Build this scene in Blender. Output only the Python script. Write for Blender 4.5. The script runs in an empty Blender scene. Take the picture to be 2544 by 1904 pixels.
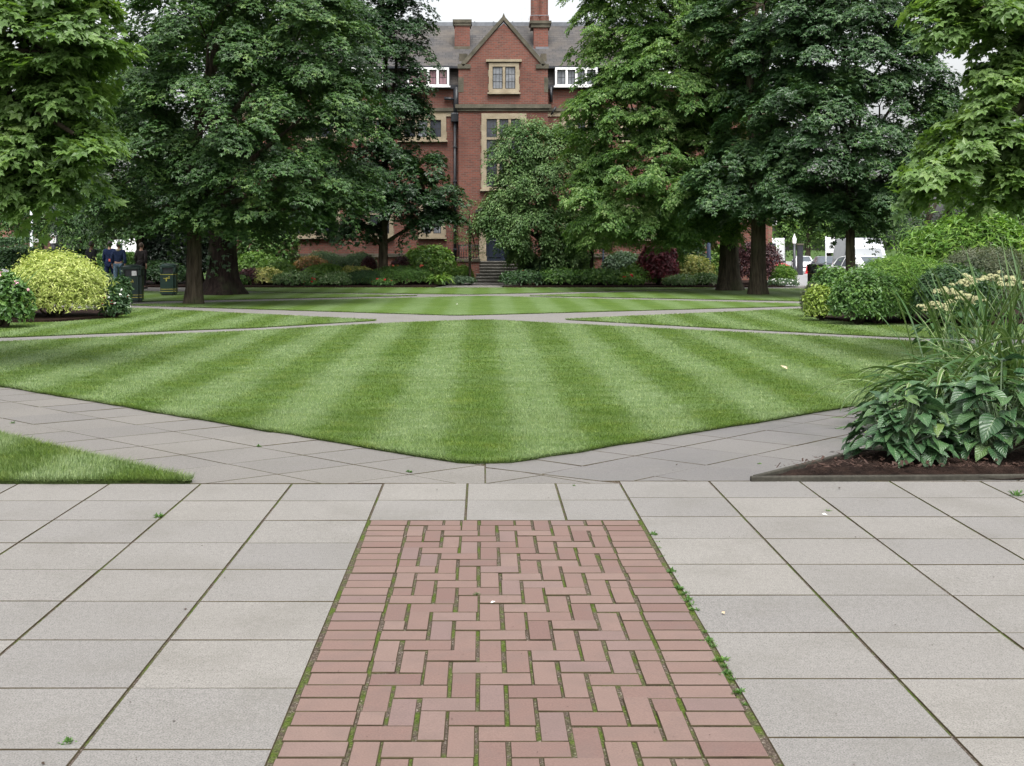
import bpy, bmesh, math, random
import numpy as np
from mathutils import Vector, Matrix
random.seed(7)
R = math.radians
S = bpy.context.scene
C = bpy.data.collections.new("place"); S.collection.children.link(C)
# ---------------------------------------------------------------- camera geometry used to size the place (metres)
F, H, VX, VY = 2600.0, 1.6, 1042.0, 528.0
def sc(Y): return Y / F
def wx(px, Y): return (px - VX) * Y / F
def wz(py, Y): return H + (VY - py) * Y / F
def gy(py): return H * F / (py - VY)
def G(px, py): Y = gy(py); return (wx(px, Y), Y)
def dip(Y):
    pts = [(-50, 0), (47, 0), (62, -.62), (85, -.68), (110, -.95), (2000, -.95)]
    for (a, za), (b, zb) in zip(pts, pts[1:]):
        if Y <= b: return za + (zb - za) * (Y - a) / (b - a)
    return -.95
# ---------------------------------------------------------------- object helpers
def tag(o, label=None, cat=None, group=None, kind=None):
    if label: o["label"] = label
    if cat: o["category"] = cat
    if group: o["group"] = group
    if kind: o["kind"] = kind
    return o
def thing(name, label, cat, loc=(0, 0, 0), rz=0, group=None):
    o = bpy.data.objects.new(name, None); C.objects.link(o)
    o.empty_display_size = .2
    o.location = loc; o.rotation_euler = (0, 0, rz)
    return tag(o, label, cat, group)
def link(name, me, mat=None, parent=None, loc=None):
    o = bpy.data.objects.new(name, me); C.objects.link(o)
    if mat is not None: me.materials.append(mat)
    if parent is not None: o.parent = parent
    if loc is not None: o.location = loc
    return o
def obj(name, bm, mat, parent=None, smooth=False, loc=None):
    me = bpy.data.meshes.new(name); bm.to_mesh(me); bm.free()
    if smooth: me.polygons.foreach_set("use_smooth", [True] * len(me.polygons))
    return link(name, me, mat, parent, loc)
def copy_tree(o, parent=None):
    c = o.copy(); C.objects.link(c); c.parent = parent
    for ch in list(o.children): copy_tree(ch, c)
    return c
def np_mesh(name, V, faces, smooth=False):
    V = np.ascontiguousarray(V, dtype=np.float32); faces = np.ascontiguousarray(faces, dtype=np.int32)
    me = bpy.data.meshes.new(name)
    n, m = faces.shape
    me.vertices.add(len(V)); me.vertices.foreach_set("co", V.ravel())
    me.loops.add(n * m); me.loops.foreach_set("vertex_index", faces.ravel())
    me.polygons.add(n); me.polygons.foreach_set("loop_start", np.arange(0, n * m, m, dtype=np.int32))
    me.polygons.foreach_set("use_smooth", np.full(n, smooth, dtype=bool))
    me.update(calc_edges=True)
    return me
def box(bm, x0, x1, y0, y1, z0, z1, M=None):
    vs = [bm.verts.new(((x0, x1)[i & 1], (y0, y1)[i >> 1 & 1], (z0, z1)[i >> 2 & 1])) for i in range(8)]
    for f in ((0, 2, 3, 1), (4, 5, 7, 6), (0, 1, 5, 4), (2, 6, 7, 3), (0, 4, 6, 2), (1, 3, 7, 5)):
        bm.faces.new([vs[i] for i in f])
    if M is not None: bmesh.ops.transform(bm, matrix=M, verts=vs)
    return vs
def bbox(bm, x0, x1, y0, y1, z0, z1, b=.01, seg=2):
    t = bmesh.new(); box(t, x0, x1, y0, y1, z0, z1)
    bmesh.ops.bevel(t, geom=t.edges[:], offset=b, segments=seg, profile=.5, affect='EDGES')
    merge(bm, t)
def merge(bm, t, M=None):
    if M is not None: bmesh.ops.transform(t, matrix=M, verts=t.verts)
    me = bpy.data.meshes.new("tmp"); t.to_mesh(me); t.free(); bm.from_mesh(me); bpy.data.meshes.remove(me)
def tube(bm, pts, radii, n=8, cap=True, lob=None):
    pts = [Vector(p) for p in pts]; rings = []
    a = Vector((1, 0, 0))
    for i, p in enumerate(pts):
        d = (pts[min(i + 1, len(pts) - 1)] - pts[max(i - 1, 0)]).normalized()
        u = (a - d * a.dot(d))
        if u.length < .05: u = Vector((0, 1, 0)) - d * d.y
        u.normalize(); v = d.cross(u); a = u
        ring = []
        for k in range(n):
            t = 2 * math.pi * k / n
            r = radii[i] * (1 if lob is None else lob(t, i))
            ring.append(bm.verts.new(p + (u * math.cos(t) + v * math.sin(t)) * r))
        rings.append(ring)
    for r0, r1 in zip(rings, rings[1:]):
        for k in range(n):
            f = bm.faces.new((r0[k], r0[(k + 1) % n], r1[(k + 1) % n], r1[k])); f.smooth = True
    if cap:
        bm.faces.new(rings[0][::-1]); bm.faces.new(rings[-1])
def lathe(bm, prof, n=16, c=(0, 0, 0), ang=0):
    rings = []
    for r, z in prof:
        rings.append([bm.verts.new((c[0] + r * math.cos(2 * math.pi * k / n + ang), c[1] + r * math.sin(2 * math.pi * k / n + ang), c[2] + z)) for k in range(n)])
    for r0, r1 in zip(rings, rings[1:]):
        for k in range(n): bm.faces.new((r0[k], r0[(k + 1) % n], r1[(k + 1) % n], r1[k]))
    bm.faces.new(rings[0][::-1]); bm.faces.new(rings[-1])
def prism(bm, poly, y0, y1):
    """poly in (x,z), extruded along y"""
    a = [bm.verts.new((x, y0, z)) for x, z in poly]; b = [bm.verts.new((x, y1, z)) for x, z in poly]
    n = len(poly)
    bm.faces.new(a); bm.faces.new(b[::-1])
    for i in range(n): bm.faces.new((a[i], b[i], b[(i + 1) % n], a[(i + 1) % n]))
def sheet(bm, poly, z0, z1):
    """poly in (x,y), extruded along z"""
    a = [bm.verts.new((x, y, z0)) for x, y in poly]; b = [bm.verts.new((x, y, z1)) for x, y in poly]
    n = len(poly)
    bm.faces.new(a[::-1]); bm.faces.new(b)
    for i in range(n): bm.faces.new((a[i], a[(i + 1) % n], b[(i + 1) % n], b[i]))
    bmesh.ops.recalc_face_normals(bm, faces=bm.faces)
# ---------------------------------------------------------------- materials
class NT:
    def __init__(s, name):
        s.m = bpy.data.materials.new(name); s.m.use_nodes = True
        s.t = s.m.node_tree; s.b = s.t.nodes["Principled BSDF"]; s.out = s.t.nodes["Material Output"]
    def n(s, typ, **kw):
        nd = s.t.nodes.new(typ)
        for k, v in kw.items():
            if k.startswith("i_"): nd.inputs[k[2:]].default_value = v
            else: setattr(nd, k, v)
        return nd
    def l(s, a, b): s.t.links.new(a, b)
    def noise(s, scale, detail=4, vec=None, rough=.55):
        nd = s.n("ShaderNodeTexNoise"); nd.inputs["Scale"].default_value = scale; nd.inputs["Detail"].default_value = detail; nd.inputs["Roughness"].default_value = rough
        if vec is not None: s.l(vec, nd.inputs["Vector"])
        return nd.outputs["Fac"]
    def pos(s): return s.n("ShaderNodeNewGeometry").outputs["Position"]
    def objc(s): return s.n("ShaderNodeTexCoord").outputs["Object"]
    def isl(s): return s.n("ShaderNodeNewGeometry").outputs["Random Per Island"]
    def ramp(s, fac, stops):
        r = s.n("ShaderNodeValToRGB"); s.l(fac, r.inputs[0])
        e = r.color_ramp.elements
        while len(e) < len(stops): e.new(.5)
        for q, (p, c) in zip(e, stops):
            q.position = p; q.color = (*c, 1) if len(c) == 3 else c
        return r.outputs[0]
    def mix(s, fac, a, b, typ="MIX"):
        m = s.n("ShaderNodeMix", data_type='RGBA', blend_type=typ)
        for i, v in ((0, fac), (6, a), (7, b)):
            if hasattr(v, "is_linked"): s.l(v, m.inputs[i])
            elif i == 0: m.inputs[0].default_value = v
            else: m.inputs[i].default_value = (*v, 1)
        return m.outputs[2]
    def math(s, op, a, b=0.0, c=None):
        m = s.n("ShaderNodeMath", operation=op)
        for i, v in enumerate((a, b) if c is None else (a, b, c)):
            if hasattr(v, "is_linked"): s.l(v, m.inputs[i])
            else: m.inputs[i].default_value = v
        return m.outputs[0]
    def scaled(s, vec, xyz):
        m = s.n("ShaderNodeVectorMath", operation='MULTIPLY'); s.l(vec, m.inputs[0]); m.inputs[1].default_value = xyz
        return m.outputs[0]
    def bump(s, h, strength=.4, dist=.01):
        b = s.n("ShaderNodeBump"); b.inputs["Strength"].default_value = strength; b.inputs["Distance"].default_value = dist
        s.l(h, b.inputs["Height"]); s.l(b.outputs[0], s.b.inputs["Normal"])
    def col(s, c):
        if hasattr(c, "is_linked"): s.l(c, s.b.inputs["Base Color"])
        else: s.b.inputs["Base Color"].default_value = (*c, 1)
        return s
    def set(s, rough=.6, spec=.5, metal=0, **k):
        s.b.inputs["Roughness"].default_value = rough; s.b.inputs["Specular IOR Level"].default_value = spec; s.b.inputs["Metallic"].default_value = metal
        for a, v in k.items(): s.b.inputs[a].default_value = v
        return s
def mottled(name, c1, c2, scale=6, rough=.7, spec=.3, bump=.2, dist=.004, fine=None, metal=0):
    t = NT(name); p = t.objc()
    f = t.noise(scale, 6, p)
    col = t.ramp(f, [(.3, c1), (.7, c2)])
    if fine:
        f2 = t.noise(fine, 3, p); col = t.mix(t.ramp(f2, [(.35, (.75,) * 3), (.65, (1.15,) * 3)]), (0, 0, 0), col, "MIX") if False else t.mix(1.0, col, t.ramp(f2, [(.3, (.72,) * 3), (.7, (1, 1, 1))]), "MULTIPLY")
        t.bump(f2, bump, dist)
    else: t.bump(f, bump, dist)
    t.col(col).set(rough, spec, metal)
    return t.m
def leafmat(name, c1, c2, c3=None, rough=.45, spec=.45, trans=.28, big=.9, stops=None):
    """leaf colour varies from leaf to leaf and from bough to bough"""
    t = NT(name); r = t.isl()
    n = t.noise(big, 2, t.pos())
    f = t.math("ADD", t.math("MULTIPLY", r, .6), t.math("MULTIPLY", t.math("SUBTRACT", n, .3), 1.0))
    st = [(.15, c1), (.62, c2)] + ([(.95, c3)] if c3 else [])
    col = t.ramp(f, st); t.col(col).set(rough, spec)
    tr = t.n("ShaderNodeBsdfTranslucent")
    t.l(t.mix(1.0, col, (1.25, 1.3, .55), "MULTIPLY"), tr.inputs[0])
    mx = t.n("ShaderNodeMixShader"); mx.inputs[0].default_value = trans
    t.l(t.b.outputs[0], mx.inputs[1]); t.l(tr.outputs[0], mx.inputs[2]); t.l(mx.outputs[0], t.out.inputs[0])
    return t.m
def brickmat(name, cols, mortar, bw=.225, bh=.075, ms=.010, rough=.85, stain=.5):
    t = NT(name)
    p = t.n("ShaderNodeSeparateXYZ"); t.l(t.pos(), p.inputs[0])
    cb = t.n("ShaderNodeCombineXYZ"); t.l(t.math("ADD", p.outputs[0], p.outputs[1]), cb.inputs[0]); t.l(p.outputs[2], cb.inputs[1])
    b = t.n("ShaderNodeTexBrick"); t.l(cb.outputs[0], b.inputs["Vector"])
    b.inputs["Color1"].default_value = (*cols[0], 1); b.inputs["Color2"].default_value = (*cols[1], 1); b.inputs["Mortar"].default_value = (*mortar, 1)
    b.inputs["Scale"].default_value = 1; b.inputs["Mortar Size"].default_value = ms; b.inputs["Brick Width"].default_value = bw; b.inputs["Row Height"].default_value = bh
    b.inputs["Mortar Smooth"].default_value = .2
    n = t.noise(.7, 5, t.pos()); n2 = t.noise(9, 3, t.pos())
    col = t.mix(t.ramp(n2, [(.62, (0, 0, 0)), (.72, (1, 1, 1))]), b.outputs[0], cols[2])
    col = t.mix(t.math("MULTIPLY", t.ramp(n, [(.45, (0, 0, 0)), (.75, (1, 1, 1))]), stain), col, tuple(c * .45 for c in cols[1]))
    t.col(col).set(rough, .2); t.bump(b.outputs["Fac"], .4, -.006)
    return t.m
M = {}
def flat(name, c, rough=.5, spec=.5, metal=0, **k):
    t = NT(name); n = t.noise(3, 4, t.objc())
    t.col(t.mix(n, tuple(x * .86 for x in c), tuple(min(1, x * 1.12) for x in c))).set(rough, spec, metal, **k); return t.m
M['brick'] = brickmat("brick", [(.195, .068, .048), (.125, .052, .040), (.066, .050, .043)], (.142, .110, .094))
M['brick_far'] = brickmat("brick_far", [(.2, .08, .055), (.16, .065, .05), (.12, .06, .05)], (.2, .16, .13))
M['stone'] = mottled("stone", (.27, .222, .152), (.39, .33, .24), 3, .85, .2, .3, .01, 30)
M['stone_dark'] = mottled("stone_dark", (.06, .057, .042), (.14, .125, .095), 2.5, .85, .2, .3, .01, 26)
M['step'] = mottled("step_stone", (.09, .085, .075), (.17, .165, .145), 3, .85, .2, .3, .01, 30)
M['lead'] = mottled("lead", (.10, .11, .125), (.17, .18, .20), 4, .5, .4)
M['white_paint'] = mottled("white_paint", (.72, .72, .72), (.82, .82, .82), 5, .5, .4, .05)
M['black_paint'] = mottled("black_paint", (.012, .014, .018), (.03, .033, .04), 8, .4, .45, .05)
M['blue_post'] = mottled("blue_post", (.03, .045, .08), (.05, .07, .12), 8, .4, .45, .05)
M['grey_post'] = mottled("grey_post", (.45, .47, .5), (.6, .62, .65), 8, .4, .45, .05)
def slate():
    t = NT("slate"); p = t.n("ShaderNodeSeparateXYZ"); t.l(t.pos(), p.inputs[0])
    cb = t.n("ShaderNodeCombineXYZ"); t.l(p.outputs[0], cb.inputs[0]); t.l(p.outputs[2], cb.inputs[1])
    b = t.n("ShaderNodeTexBrick"); t.l(cb.outputs[0], b.inputs["Vector"])
    b.inputs["Color1"].default_value = (.075, .070, .068, 1); b.inputs["Color2"].default_value = (.045, .044, .046, 1); b.inputs["Mortar"].default_value = (.03, .03, .03, 1)
    b.inputs["Scale"].default_value = 1; b.inputs["Mortar Size"].default_value = .012; b.inputs["Brick Width"].default_value = .3; b.inputs["Row Height"].default_value = .12
    n = t.noise(1.1, 5, t.pos())
    t.col(t.mix(t.ramp(n, [(.4, (0, 0, 0)), (.75, (.8,) * 3)]), b.outputs[0], (.10, .085, .07))).set(.75, .3); t.bump(b.outputs["Fac"], .5, -.01)
    return t.m
M['slate'] = slate()
def glassmat():
    t = NT("window_glass"); n = t.noise(1.7, 2, t.pos())
    t.col(t.ramp(n, [(.35, (.012, .014, .02)), (.6, (.05, .055, .07))])).set(.05, .4)
    t.bump(t.noise(6, 1, t.pos()), .06, .02)
    return t.m
M['glass'] = glassmat()
M['curtain'] = mottled("curtain_pink", (.16, .08, .09), (.28, .17, .19), 3, .3, .6)
M['net'] = mottled("net_curtain", (.10, .11, .125), (.24, .25, .27), 3, .2, .6)
M['lead_bar'] = flat("lead_bar", (.02, .02, .022), .6)
M['bark'] = None
def bark(name, c1, c2):
    t = NT(name); p = t.objc()
    v = t.scaled(p, (9, 9, 1.2)); n = t.noise(1.6, 8, v, .65); n2 = t.noise(1.5, 3, p)
    col = t.ramp(n, [(.35, c1), (.65, c2)])
    col = t.mix(t.math("MULTIPLY", t.ramp(n2, [(.5, (0, 0, 0)), (.7, (1, 1, 1))]), .35), col, (.05, .07, .03))
    t.col(col).set(.9, .15); t.bump(n, .9, .03); return t.m
M['bark'] = bark("bark", (.018, .0145, .010), (.078, .063, .045))
M['bark_pale'] = bark("bark_pale", (.020, .017, .012), (.068, .056, .040))
M['bark_red'] = bark("bark_red", (.008, .005, .0045), (.028, .019, .016))
# leaves
M['maple'] = leafmat("maple_leaf", (.02, .05, .014), (.047, .105, .027), (.12, .195, .05), spec=.35)
M['maple_near'] = leafmat("maple_near_leaf", (.07, .135, .034), (.130, .220, .062), (.21, .31, .10), trans=.42, spec=.4)
M['maple_blue'] = leafmat("norway_leaf", (.020, .050, .018), (.045, .10, .034), (.10, .175, .055), rough=.4, spec=.42)
M['dark_leaf'] = leafmat("dark_leaf", (.011, .030, .011), (.024, .063, .019), (.055, .115, .028), spec=.42, rough=.4)
M['beech'] = leafmat("beech_leaf", (.05, .115, .029), (.125, .225, .06), (.28, .38, .145), trans=.42, spec=.28)
M['pale_leaf'] = leafmat("pale_leaf", (.05, .11, .034), (.115, .20, .066), (.25, .36, .15), spec=.3)
M['yew'] = leafmat("yew_leaf", (.007, .016, .008), (.014, .032, .015), (.02, .045, .02), trans=.1)
M['far_leaf'] = leafmat("far_leaf", (.04, .10, .02), (.10, .19, .04), (.19, .30, .07), trans=.3)
M['shrub_green'] = leafmat("shrub_leaf", (.04, .10, .022), (.085, .18, .038), (.16, .27, .06), big=3)
M['shrub_lime'] = leafmat("lime_leaf", (.07, .16, .026), (.14, .26, .045), (.25, .37, .08), big=3)
M['shrub_dark'] = leafmat("shrub_dark_leaf", (.02, .054, .019), (.045, .10, .034), (.09, .165, .055), big=3)
M['shrub_grey'] = leafmat("greygreen_leaf", (.055, .10, .055), (.11, .18, .10), (.19, .27, .16), big=3)
M['gold'] = leafmat("golden_leaf", (.22, .29, .06), (.48, .54, .18), (.70, .72, .36), big=5, trans=.3)
M['gold_green'] = leafmat("gold_green_leaf", (.14, .22, .03), (.24, .33, .06), (.36, .43, .11), big=4)
M['cream'] = leafmat("cream_leaf", (.12, .21, .05), (.45, .45, .15), (.68, .64, .28), big=3)
M['purple'] = leafmat("purple_leaf", (.03, .014, .016), (.075, .024, .028), (.13, .04, .042), big=3, trans=.2)
M['crimson'] = leafmat("crimson_leaf", (.05, .009, .013), (.14, .02, .032), (.27, .04, .055), big=3, trans=.2)
M['lavender'] = leafmat("lavender_leaf", (.06, .085, .05), (.12, .145, .085), (.20, .20, .15), big=3)
M['rust'] = leafmat("rust_leaf", (.08, .13, .03), (.30, .17, .06), (.52, .24, .13), big=5)
M['varieg'] = leafmat("white_edged_leaf", (.05, .11, .03), (.12, .21, .07), (.42, .48, .32), big=3)
def petal(name, c):
    t = NT(name); t.col(t.mix(t.isl(), tuple(x * .7 for x in c), c)).set(.6, .2); return t.m
M['red_petal'] = petal("red_petal", (.55, .012, .03)); M['pink_petal'] = petal("pink_petal", (.75, .42, .48)); M['white_petal'] = petal("white_petal", (.8, .8, .76)); M['yellow_petal'] = petal("yellow_petal", (.75, .62, .12)); M['coral_petal'] = petal("coral_petal", (.75, .15, .09))
M['blue_petal'] = petal("blue_petal", (.3, .42, .75)); M['umbel'] = petal("umbel", (.36, .36, .19)); M['pinkish'] = petal("umbel_pink", (.52, .38, .30))
# ground
def slabmat(name, c1, c2, wet=False):
    t = NT(name); p = t.pos(); r = t.isl()
    n = t.noise(.9, 4, p); g = t.noise(170, 2, p); g2 = t.noise(38, 4, p)
    col = t.mix(n, c1, c2)
    col = t.mix(1.0, col, t.ramp(r, [(0, (.90, .90, .91)), (1, (1.04, 1.03, 1.005))]), "MULTIPLY")
    col = t.mix(1.0, col, t.ramp(g, [(.3, (.55,) * 3), (.5, (1, 1, 1)), (.72, (1.3,) * 3)]), "MULTIPLY")
    col = t.mix(1.0, col, t.ramp(g2, [(.3, (.86,) * 3), (.65, (1.04,) * 3)]), "MULTIPLY")
    sp = t.noise(23, 2, p); col = t.mix(t.ramp(sp, [(.74, (0, 0, 0)), (.78, (.5,) * 3)]), col, (.10, .095, .085))
    st = t.noise(1.9, 6, p, .7); col = t.mix(t.ramp(st, [(.48, (0, 0, 0)), (.78, (.62,) * 3)]), col, (.118, .112, .098))
    if wet:
        w = t.noise(.8, 3, p); t.l(t.ramp(w, [(.45, (.65,) * 3), (.65, (.32,) * 3)]), t.b.inputs["Roughness"])
        t.col(col).b.inputs["Specular IOR Level"].default_value = .5
    else: t.col(col).set(.85, .25)
    t.bump(t.math("ADD", t.math("MULTIPLY", g, .6), g2), .35, .004)
    return t.m
M['slab'] = slabmat("slab", (.164, .157, .147), (.20, .192, .181))
M['slab_path'] = slabmat("slab_path", (.136, .129, .120), (.166, .158, .148))
M['slab_wet'] = slabmat("slab_damp", (.110, .104, .101), (.145, .138, .132), True)
def brickpaver():
    t = NT("brick_paver"); p = t.pos(); r = t.isl(); g = t.noise(150, 2, p); n = t.noise(7, 5, p)
    col = t.ramp(r, [(0, (.130, .080, .069)), (.2, (.146, .093, .079)), (.5, (.157, .104, .088)), (.8, (.166, .115, .098)), (1, (.140, .096, .089))])
    col = t.mix(1.0, col, t.ramp(g, [(.3, (.82,) * 3), (.7, (1.06,) * 3)]), "MULTIPLY")
    col = t.mix(t.ramp(n, [(.45, (0, 0, 0)), (.75, (.6,) * 3)]), col, (.115, .082, .072))
    sp = t.noise(45, 2, p); col = t.mix(t.ramp(sp, [(.72, (0, 0, 0)), (.76, (.7,) * 3)]), col, (.10, .06, .05))
    t.col(col).set(.75, .3); t.bump(t.math("ADD", g, n), .25, .003); return t.m
M['paver'] = brickpaver()
def jointmat():
    t = NT("mossy_joint"); p = t.pos(); n = t.noise(5, 4, p, .7); g = t.noise(140, 2, p)
    col = t.ramp(g, [(.3, (.030, .022, .016)), (.6, (.085, .068, .054)), (.74, (.26, .23, .20))])
    mo = t.ramp(g, [(.3, (.026, .040, .007)), (.7, (.075, .105, .018))])
    t.col(t.mix(t.ramp(n, [(.44, (0, 0, 0)), (.60, (1, 1, 1))]), col, mo)).set(.95, .1); t.bump(g, .8, .006); return t.m
M['joint'] = jointmat()
M['joint_edge'] = mottled('joint_edge', (.026, .018, .012), (.062, .052, .028), 7, .95, .1, .3, .004)
M['soil'] = mottled("bed_soil", (.012, .007, .0055), (.04, .024, .018), 9, .95, .1, 1, .03, 60)
M['chip'] = petal("bark_chip", (.045, .024, .017))
M['kerb'] = mottled("timber_edging", (.030, .028, .022), (.062, .058, .046), 5, .8, .2, .3, .006, 40)
M['asphalt'] = mottled("road", (.22, .22, .225), (.29, .29, .295), 2, .9, .2, .2, .004, 90)
M['terrain'] = mottled("ground_grass", (.035, .07, .016), (.07, .12, .03), 2, .95, .1, .5, .03, 20)
def lawnmat(name, blade):
    t = NT(name); pos = t.pos(); p = t.n("ShaderNodeSeparateXYZ"); t.l(pos, p.inputs[0])
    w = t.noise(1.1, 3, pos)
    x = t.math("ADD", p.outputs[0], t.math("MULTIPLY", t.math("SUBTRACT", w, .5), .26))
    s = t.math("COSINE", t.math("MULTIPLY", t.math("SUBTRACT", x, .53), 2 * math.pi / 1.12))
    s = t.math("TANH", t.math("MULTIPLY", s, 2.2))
    big = t.noise(.45, 4, pos); fine = t.noise(3.0, 7, t.scaled(pos, (.42, 1.25, 1)), .75)
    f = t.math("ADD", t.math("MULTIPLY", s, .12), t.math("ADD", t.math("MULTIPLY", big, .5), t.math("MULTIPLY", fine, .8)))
    dark = t.ramp(t.noise(2.6, 6, pos, .7), [(.3, (.060, .117, .0135)), (.52, (.090, .152, .020)), (.72, (.132, .182, .030))])
    pale = t.ramp(t.noise(5, 5, pos, .7), [(.3, (.118, .182, .060)), (.7, (.200, .268, .128))])
    col = t.mix(t.ramp(f, [(.48, (0, 0, 0)), (.90, (1, 1, 1))]), dark, pale)  # mowing stripes: the sheen of the bent grass is put into the colour
    if blade:
        col = t.mix(1.0, col, t.ramp(t.isl(), [(0, (.55, .62, .45)), (.5, (1, 1, 1)), (.92, (1.35, 1.25, 1.2)), (1, (2.0, 1.7, 1.9))]), "MULTIPLY")  # tone varies by blade; the whitest blades are highlights painted as colour
        t.col(col).set(.45, .4)
        tr = t.n("ShaderNodeBsdfTranslucent"); t.l(col, tr.inputs[0]); mx = t.n("ShaderNodeMixShader"); mx.inputs[0].default_value = .3
        t.l(t.b.outputs[0], mx.inputs[1]); t.l(tr.outputs[0], mx.inputs[2]); t.l(mx.outputs[0], t.out.inputs[0])
    else:
        g = t.noise(95, 3, pos); g2 = t.noise(22, 4, pos)
        col = t.mix(1.0, col, (.78, .82, .76), 'MULTIPLY')
        col = t.mix(1.0, col, t.ramp(g, [(.3, (.55, .6, .5)), (.55, (1, 1, 1)), (.72, (1.25, 1.22, 1.25))]), "MULTIPLY")
        col = t.mix(1.0, col, t.ramp(g2, [(.3, (.80, .82, .74)), (.65, (1.06, 1.05, 1.08))]), "MULTIPLY")
        t.col(col).set(.8, .2); t.bump(t.math("ADD", g, g2), .6, .02)
    return t.m
M['lawn'] = lawnmat("lawn_turf", False); M['blade'] = lawnmat("grass_blade", True)
M['turf_edge'] = mottled("turf_edge", (.02, .03, .009), (.05, .075, .02), 12, .95, .1, .6, .02, 60)
# ================================================================ GROUND, PAVING, LAWNS
# terrain sheet to the horizon
bm = bmesh.new()
ys = [-12, 2, 10, 20, 30, 40, 47, 50, 54, 58, 62, 70, 78, 85, 95, 110, 150, 260, 500]
xs = [-500, -120, -60, -35, -20, -12, 0, 12, 20, 35, 60, 120, 500]
g = [[bm.verts.new((x, y, dip(y) - .075)) for x in xs] for y in ys]
for j in range(len(ys) - 1):
    for i in range(len(xs) - 1): bm.faces.new((g[j][i], g[j][i + 1], g[j + 1][i + 1], g[j + 1][i]))
tag(obj("ground", bm, M['terrain'], smooth=True), kind="structure")
# mossy soil that shows in the joints between slabs and bricks
bm = bmesh.new(); sheet(bm, [(-9, .5), (9, .5), (9, 13.5), (-9, 13.5)], -.06, -.0045)
tag(obj("paving_bed", bm, M['joint']), kind="structure")
# far path under the lawns: concrete flags
bm = bmesh.new(); sheet(bm, [(-16, 13.5), (16, 13.5), (16, 46.6), (-16, 46.6)], -.06, -.004)
tag(obj("path", bm, M['slab']), kind="structure")

def clip(poly, a, b, c):
    """keep a*x+b*y<=c"""
    out = []
    for i in range(len(poly)):
        p, q = poly[i], poly[(i + 1) % len(poly)]
        dp, dq = a * p[0] + b * p[1] - c, a * q[0] + b * q[1] - c
        if dp <= 0: out.append(p)
        if dp * dq < 0:
            t = dp / (dp - dq); out.append((p[0] + (q[0] - p[0]) * t, p[1] + (q[1] - p[1]) * t))
    return out
def area(p): return .5 * sum(p[i][0] * p[(i + 1) % len(p)][1] - p[(i + 1) % len(p)][0] * p[i][1] for i in range(len(p)))
def inset(poly, d):
    if area(poly) < 0: poly = poly[::-1]
    P = list(poly); n = len(P)
    ds = d if isinstance(d, (list, tuple)) else [d] * n
    for i in range(n):
        p, q = poly[i], poly[(i + 1) % n]
        ex, ey = q[0] - p[0], q[1] - p[1]; L = math.hypot(ex, ey)
        if L < 1e-4: continue
        nx, ny = ey / L, -ex / L                       # outward for ccw
        dd = d(nx, ny) if callable(d) else d
        P = clip(P, nx, ny, nx * p[0] + ny * p[1] - dd)
        if len(P) < 3: return []
    return P
def paved(o):
    o.data.materials.append(M['joint_edge']); return o
def paver(bm, poly, gap, z=0.0, b=.003, tilt=.0012, skirt=.03):
    p1 = inset(poly, gap)
    if len(p1) < 3 or abs(area(p1)) < .0015: return
    p2 = inset(p1, b)
    if len(p2) != len(p1): p2 = [(x * .985 + sum(q[0] for q in p1) / len(p1) * .015, y * .985 + sum(q[1] for q in p1) / len(p1) * .015) for x, y in p1]
    cx = sum(x for x, y in p1) / len(p1); cy = sum(y for x, y in p1) / len(p1)
    tx, ty, dz = random.gauss(0, tilt), random.gauss(0, tilt), random.gauss(0, tilt * .4)
    h = lambda x, y: z + dz + tx * (x - cx) + ty * (y - cy)
    top = [bm.verts.new((x, y, h(x, y))) for x, y in p2]
    mid = [bm.verts.new((x, y, h(x, y) - b * .8)) for x, y in p1]
    bot = [bm.verts.new((x, y, h(x, y) - skirt)) for x, y in p1]
    bm.faces.new(top); n = len(top)
    for i in range(n):
        j = (i + 1) % n
        f = bm.faces.new((mid[i], mid[j], top[j], top[i])); f.material_index = 1; f = bm.faces.new((bot[i], bot[j], mid[j], mid[i])); f.material_index = 1
# --- square flags of the forecourt
Y0, PX, PY = 8.03, .609, .5275
bm = bmesh.new()
cg = lambda nx, ny: .0048 if abs(nx) > .7 else .0026
for i in range(12):
    for k in range(13):
        y1 = Y0 - i * PY; y0 = y1 - PY
        x1 = -.661 - k * PX; x0 = x1 - PX
        paver(bm, [(x0, y0), (x1, y0), (x1, y1), (x0, y1)], cg)
        o = .095 - .0018 * k
        x0 = .920 + k * PX; x1 = x0 + PX
        paver(bm, [(x0, y0 + o), (x1, y0 + o), (x1, y1 + o), (x0, y1 + o)], cg)
for i in range(2):
    y1 = Y0 + .02 - i * PY; y0 = y1 - PY - (.02 if i else 0)
    for x0, x1 in ((-.661, -.099), (-.099, .488), (.488, .92)):
        paver(bm, [(x0, y0), (x1, y0), (x1, y1), (x0, y1)], cg)
tag(paved(obj("paving", bm, M['slab'])), kind="structure")
# --- flags of the two diagonal paths
def lattice(bm, org, e1, e2, s1, s2, n1, n2, cons):
    for i in range(n1[0], n1[1]):
        for j in range(n2[0], n2[1]):
            q = [(org[0] + e1[0] * s1 * (i + a) + e2[0] * s2 * (j + b), org[1] + e1[1] * s1 * (i + a) + e2[1] * s2 * (j + b)) for a, b in ((0, 0), (1, 0), (1, 1), (0, 1))]
            for c in cons:
                q = clip(q, *c)
                if len(q) < 3: break
            if len(q) >= 3: paver(bm, q, .003, tilt=.0018)
pg = lambda *a: .003
bm = bmesh.new()
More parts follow.
